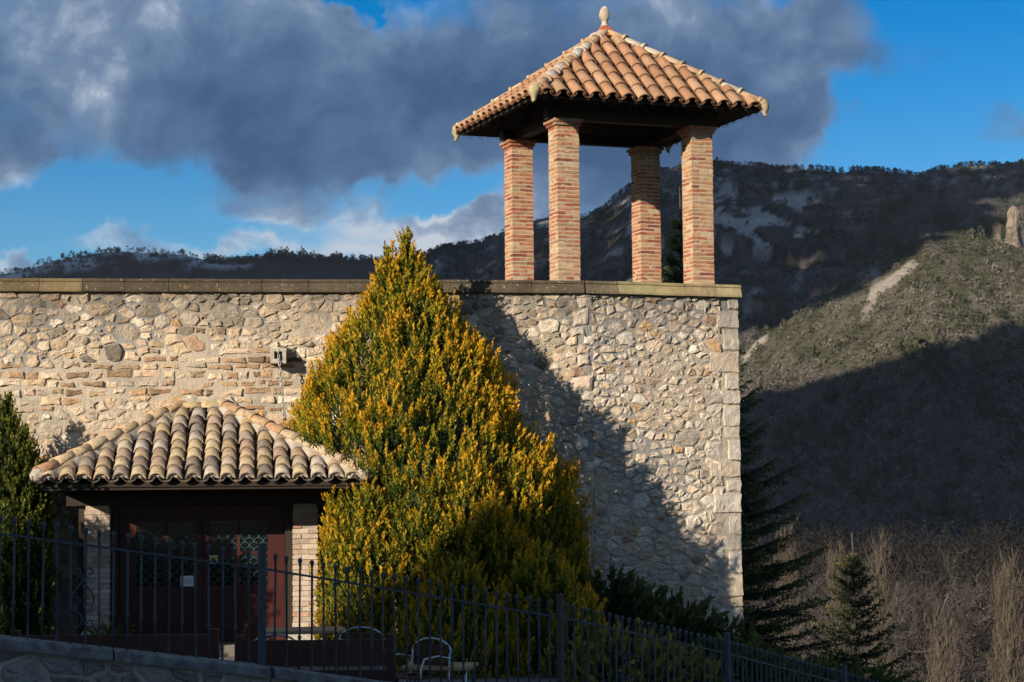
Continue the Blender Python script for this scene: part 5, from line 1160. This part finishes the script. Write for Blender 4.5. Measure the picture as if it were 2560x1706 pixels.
for k, (pxx, top, Y, lab) in enumerate(WOODS):
    x = (pxx-1280)/4945*Y; zt = 2.5 - (top-1207)/4965*Y; b = gz(x, Y); sh_ = random.uniform(0.75, 1.35)
    bare_tree((x, Y, b), (zt-b)*0.83, random.uniform(0.75, 1.1), lab, 'bare trees in the valley', tuple(v*sh_ for v in GB0), tuple(v*sh_ for v in GB1), 2.1)
n = 2600; yy = rng.uniform(170, 430, n); xx = yy*rng.uniform(0.09, 0.34, n); zz = np.array([gz(a, b) for a, b in zip(xx, yy)])
V, F, C = tufts(np.stack([xx, yy, zz], -1), np.full(n, 3.2), rng.uniform(6, 15, n)+yy*0.01, np.array((0.018, 0.016, 0.0145))*(0.7+0.6*rng.random((n, 1))), 90, 1.2, 0.075)
tag(link('valley_brush', nmesh('valley_brush', V, F, 'scrub', C)), 'tangled brown undergrowth and saplings filling the valley floor', 'undergrowth', kind='stuff')
n = 60; xx = rng.uniform(20, 62, n); yy = rng.uniform(120, 150, n); zz = np.array([gz(a, b) for a, b in zip(xx, yy)]) + rng.uniform(3, 10, n)
V, F, C = tufts(np.stack([xx, yy, zz], -1), rng.uniform(0.7, 1.5, n), rng.uniform(1, 3, n), np.array((0.035, 0.055, 0.015))*(0.7+0.6*rng.random((n, 1))), 60, 0.3, 0.22)
tag(link('ivy_clumps', nmesh('ivy_clumps', V, F, 'scrub', C)), 'dark green ivy clumps hanging in the bare valley trees', 'ivy', kind='stuff')

# ================================================================== TERRACE FURNITURE
def bench(x0, x1, Y, zt, label):
    r = empty('wooden_bench', (0.5*(x0+x1), Y, zterr(0.5*(x0+x1))), 0, label, 'bench'); h = zt - zterr(0.5*(x0+x1)); w = (x1-x0)/2
    for s in (-1, 1):
        MB().box(s*w-0.045, s*w+0.045, -0.03, 0.05, 0, h+0.05).build('leg', 'bench_wood', r); MB().box(s*w-0.04, s*w+0.04, 0.50, 0.57, 0, 0.40).build('leg', 'bench_wood', r); MB().box(s*w-0.03, s*w+0.03, 0.051, 0.50, 0.30, 0.37).build('seat_bearer', 'bench_wood', r)
    for za, zc in ((h-0.26, h), (h-0.50, h-0.30)): MB().box(-w+0.047, w-0.047, -0.018, 0.018, za, zc).build('back_board', 'bench_wood', r)
    for k in range(4): MB().box(-w-0.02, w+0.02, 0.06+k*0.13, 0.17+k*0.13, 0.371, 0.40).build('seat_slat', 'bench_wood', r)
bench(-4.95, -2.98, 19.9, 1.04, 'dark wooden bench behind the fence left of the iron post')
bench(-2.74, -1.23, 20.0, 0.965, 'dark wooden bench behind the fence right of the iron post')
def chair(loc, rz, label, wood='bench_wood'):
    r = empty('terrace_chair', loc, rz, label, 'chair', 'aluminium terrace chairs'); w = 0.25
    arch = [(-w, 0.22, 0.0), (-w, 0.24, 0.45), (-w+0.01, 0.27, 0.66)] + [(-w*math.cos(math.pi*k/8), 0.28, 0.68 + 0.14*math.sin(math.pi*k/8)) for k in range(9)] + [(w-0.01, 0.27, 0.66), (w, 0.24, 0.45), (w, 0.22, 0.0)]
    MB().tube(arch, 0.0125, 7).build('back_frame', 'chrome', r, smooth_=True)
    for s in (-1, 1): MB().tube([(s*w, -0.22, 0), (s*w, -0.23, 0.55), (s*(w+0.01), -0.19, 0.645), (s*(w+0.01), 0.05, 0.66), (s*w, 0.26, 0.62)], 0.0125, 7).build('arm_frame', 'chrome', r, smooth_=True)
    for k in range(5): MB().box(-w+0.02, w-0.02, -0.22+k*0.088, -0.15+k*0.088, 0.44, 0.455).build('seat_slat', wood, r)
    for k in range(3): MB().box(-w+0.025, w-0.025, 0.262, 0.275, 0.52+k*0.085, 0.59+k*0.085).build('back_slat', wood, r)
chair((-5.05, 18.75, 0.30), R(12), 'aluminium chair with wooden slats at the left end of the fence')
chair((-4.45, 20.6, 0.12), R(150), 'aluminium chair with only one arm showing left of the porch pillar')
chair((-2.55, 21.4, 0.12), R(185), 'aluminium chair showing just its curved arm beside the iron post')
chair((-1.72, 21.8, 0.12), R(-8), 'aluminium chair with its arched back above the right bench')
chair((-1.02, 20.6, 0.09), R(-35), 'aluminium chair in front of the golden cypress')
def table(loc, w, d, h, label, rz=0):
    r = empty('terrace_table', loc, rz, label, 'table', 'terrace tables'); n = 6
    for k in range(n): MB().box(-w/2, w/2, -d/2 + k*d/n + 0.004, -d/2 + (k+1)*d/n - 0.004, h-0.028, h).build('top_slat', 'table_wood', r)
    for s in (-1, 1): MB().tube([(s*(w/2-0.05), -d/2+0.06, 0), (s*(w/2-0.05), -d/2+0.06, h-0.09), (s*(w/2-0.06), -d/2+0.1, h-0.04), (s*(w/2-0.06), d/2-0.1, h-0.04), (s*(w/2-0.05), d/2-0.06, h-0.09), (s*(w/2-0.05), d/2-0.06, 0)], 0.014, 7).build('leg_frame', 'chrome', r, smooth_=True)
    MB().box(-w/2+0.05, w/2-0.05, -0.02, 0.02, h-0.06, h-0.0285).build('crossbar', 'chrome', r)
table((-2.45, 23.3, 0.12), 0.95, 0.7, 0.72, 'wooden slat table behind the right bench near the pillar', R(10))
table((-0.78, 20.9, 0.08), 0.72, 0.6, 0.55, 'low slat table with metal legs in front of the golden cypress', R(-8))

# ================================================================== unseen houses added behind the camera on the left, placed to shade the street
HD = Vector((0.838, 0.545, 0)); HA = math.atan2(HD.y, HD.x)
def house(loc, L_, D_, hz, ridge, label):
    r = empty('shade_house', loc, HA, label, 'house', 'unseen houses added for shade'); w = D_/2; b = -6
    m = MB(); m.add([(0, -w, b), (L_, -w, b), (L_, w, b), (0, w, b), (0, -w, hz), (L_, -w, hz), (L_, w, hz), (0, w, hz), (0, 0, ridge-0.12), (L_, 0, ridge-0.12)], [(0, 1, 5, 4), (2, 3, 7, 6), (1, 2, 6, 9, 5), (3, 0, 4, 8, 7), (4, 5, 9, 8), (6, 7, 8, 9)]); m.build('wall', 'plaster', r)
    m = MB(); k = 0.5*(ridge-hz)/w
    m.add([(x, y, z + dz) for dz in (0, 0.14) for x in (-0.3, L_+0.3) for y, z in ((-w-0.5, hz-k+0.02), (0, ridge), (w+0.5, hz-k+0.02))], [(0, 3, 4, 1), (1, 4, 5, 2), (6, 7, 10, 9), (7, 8, 11, 10), (0, 1, 7, 6), (1, 2, 8, 7), (3, 9, 10, 4), (4, 10, 11, 5), (0, 6, 9, 3), (2, 5, 11, 8)]); m.build('roof', 'old_tile', r, color=(0.42, 0.28, 0.18))
    n = int(L_//3)
    for st in range(3):
        for k in range(n):
            x = 1.5 + k*3.0; z = hz - 2.3 - st*2.9
            wn = MB().box(x-0.45, x+0.45, w-0.02, w+0.03, z, z+1.3).build('window', 'glass', r); MB().box(x-0.55, x+0.55, w+0.0, w+0.12, z-0.08, z-0.001).build('sill', 'concrete', wn)
def setback(x, y, w): return (x + 0.545*(w+0.5), y - 0.838*(w+0.5), 0)      # the eave towards the street keeps one line
def row(x0, x1, D_, eave, label):
    house(setback(x0, -5 + (x0+28.4)*0.6504, D_/2), (x1-x0)/0.838, D_, eave + 0.22, eave + 0.75, label)
row(-34.0, -22.6, 5.0, 13.85, 'lowest house with shallow tiled roof, added behind the viewer to shade the terrace')
row(-22.1, -14.5, 5.0, 14.9, 'house nearest the street end, added behind the viewer to shade the small fir')
row(-47.0, -34.5, 5.0, 15.0, 'long house up the street, added behind the viewer for shade')

# ================================================================== thin air over the valley
def m_haze(t): return N(t, 'ShaderNodeVolumePrincipled', {'Color': (0.72, 0.82, 1.0, 1), 'Density': 0.000024, 'Anisotropy': 0.0}).outputs[0]
hm = bpy.data.materials.new('haze'); hm.use_nodes = True; ht = hm.node_tree; ht.nodes.clear(); ho = N(ht, 'ShaderNodeOutputMaterial'); ht.links.new(m_haze(ht), ho.inputs['Volume']); MAT['haze'] = hm
tag(MB().box(-2500, 2500, -2500, 3900, -45, 300).build('haze', 'haze'), 'thin bluish haze filling the valley air', 'haze', kind='stuff')
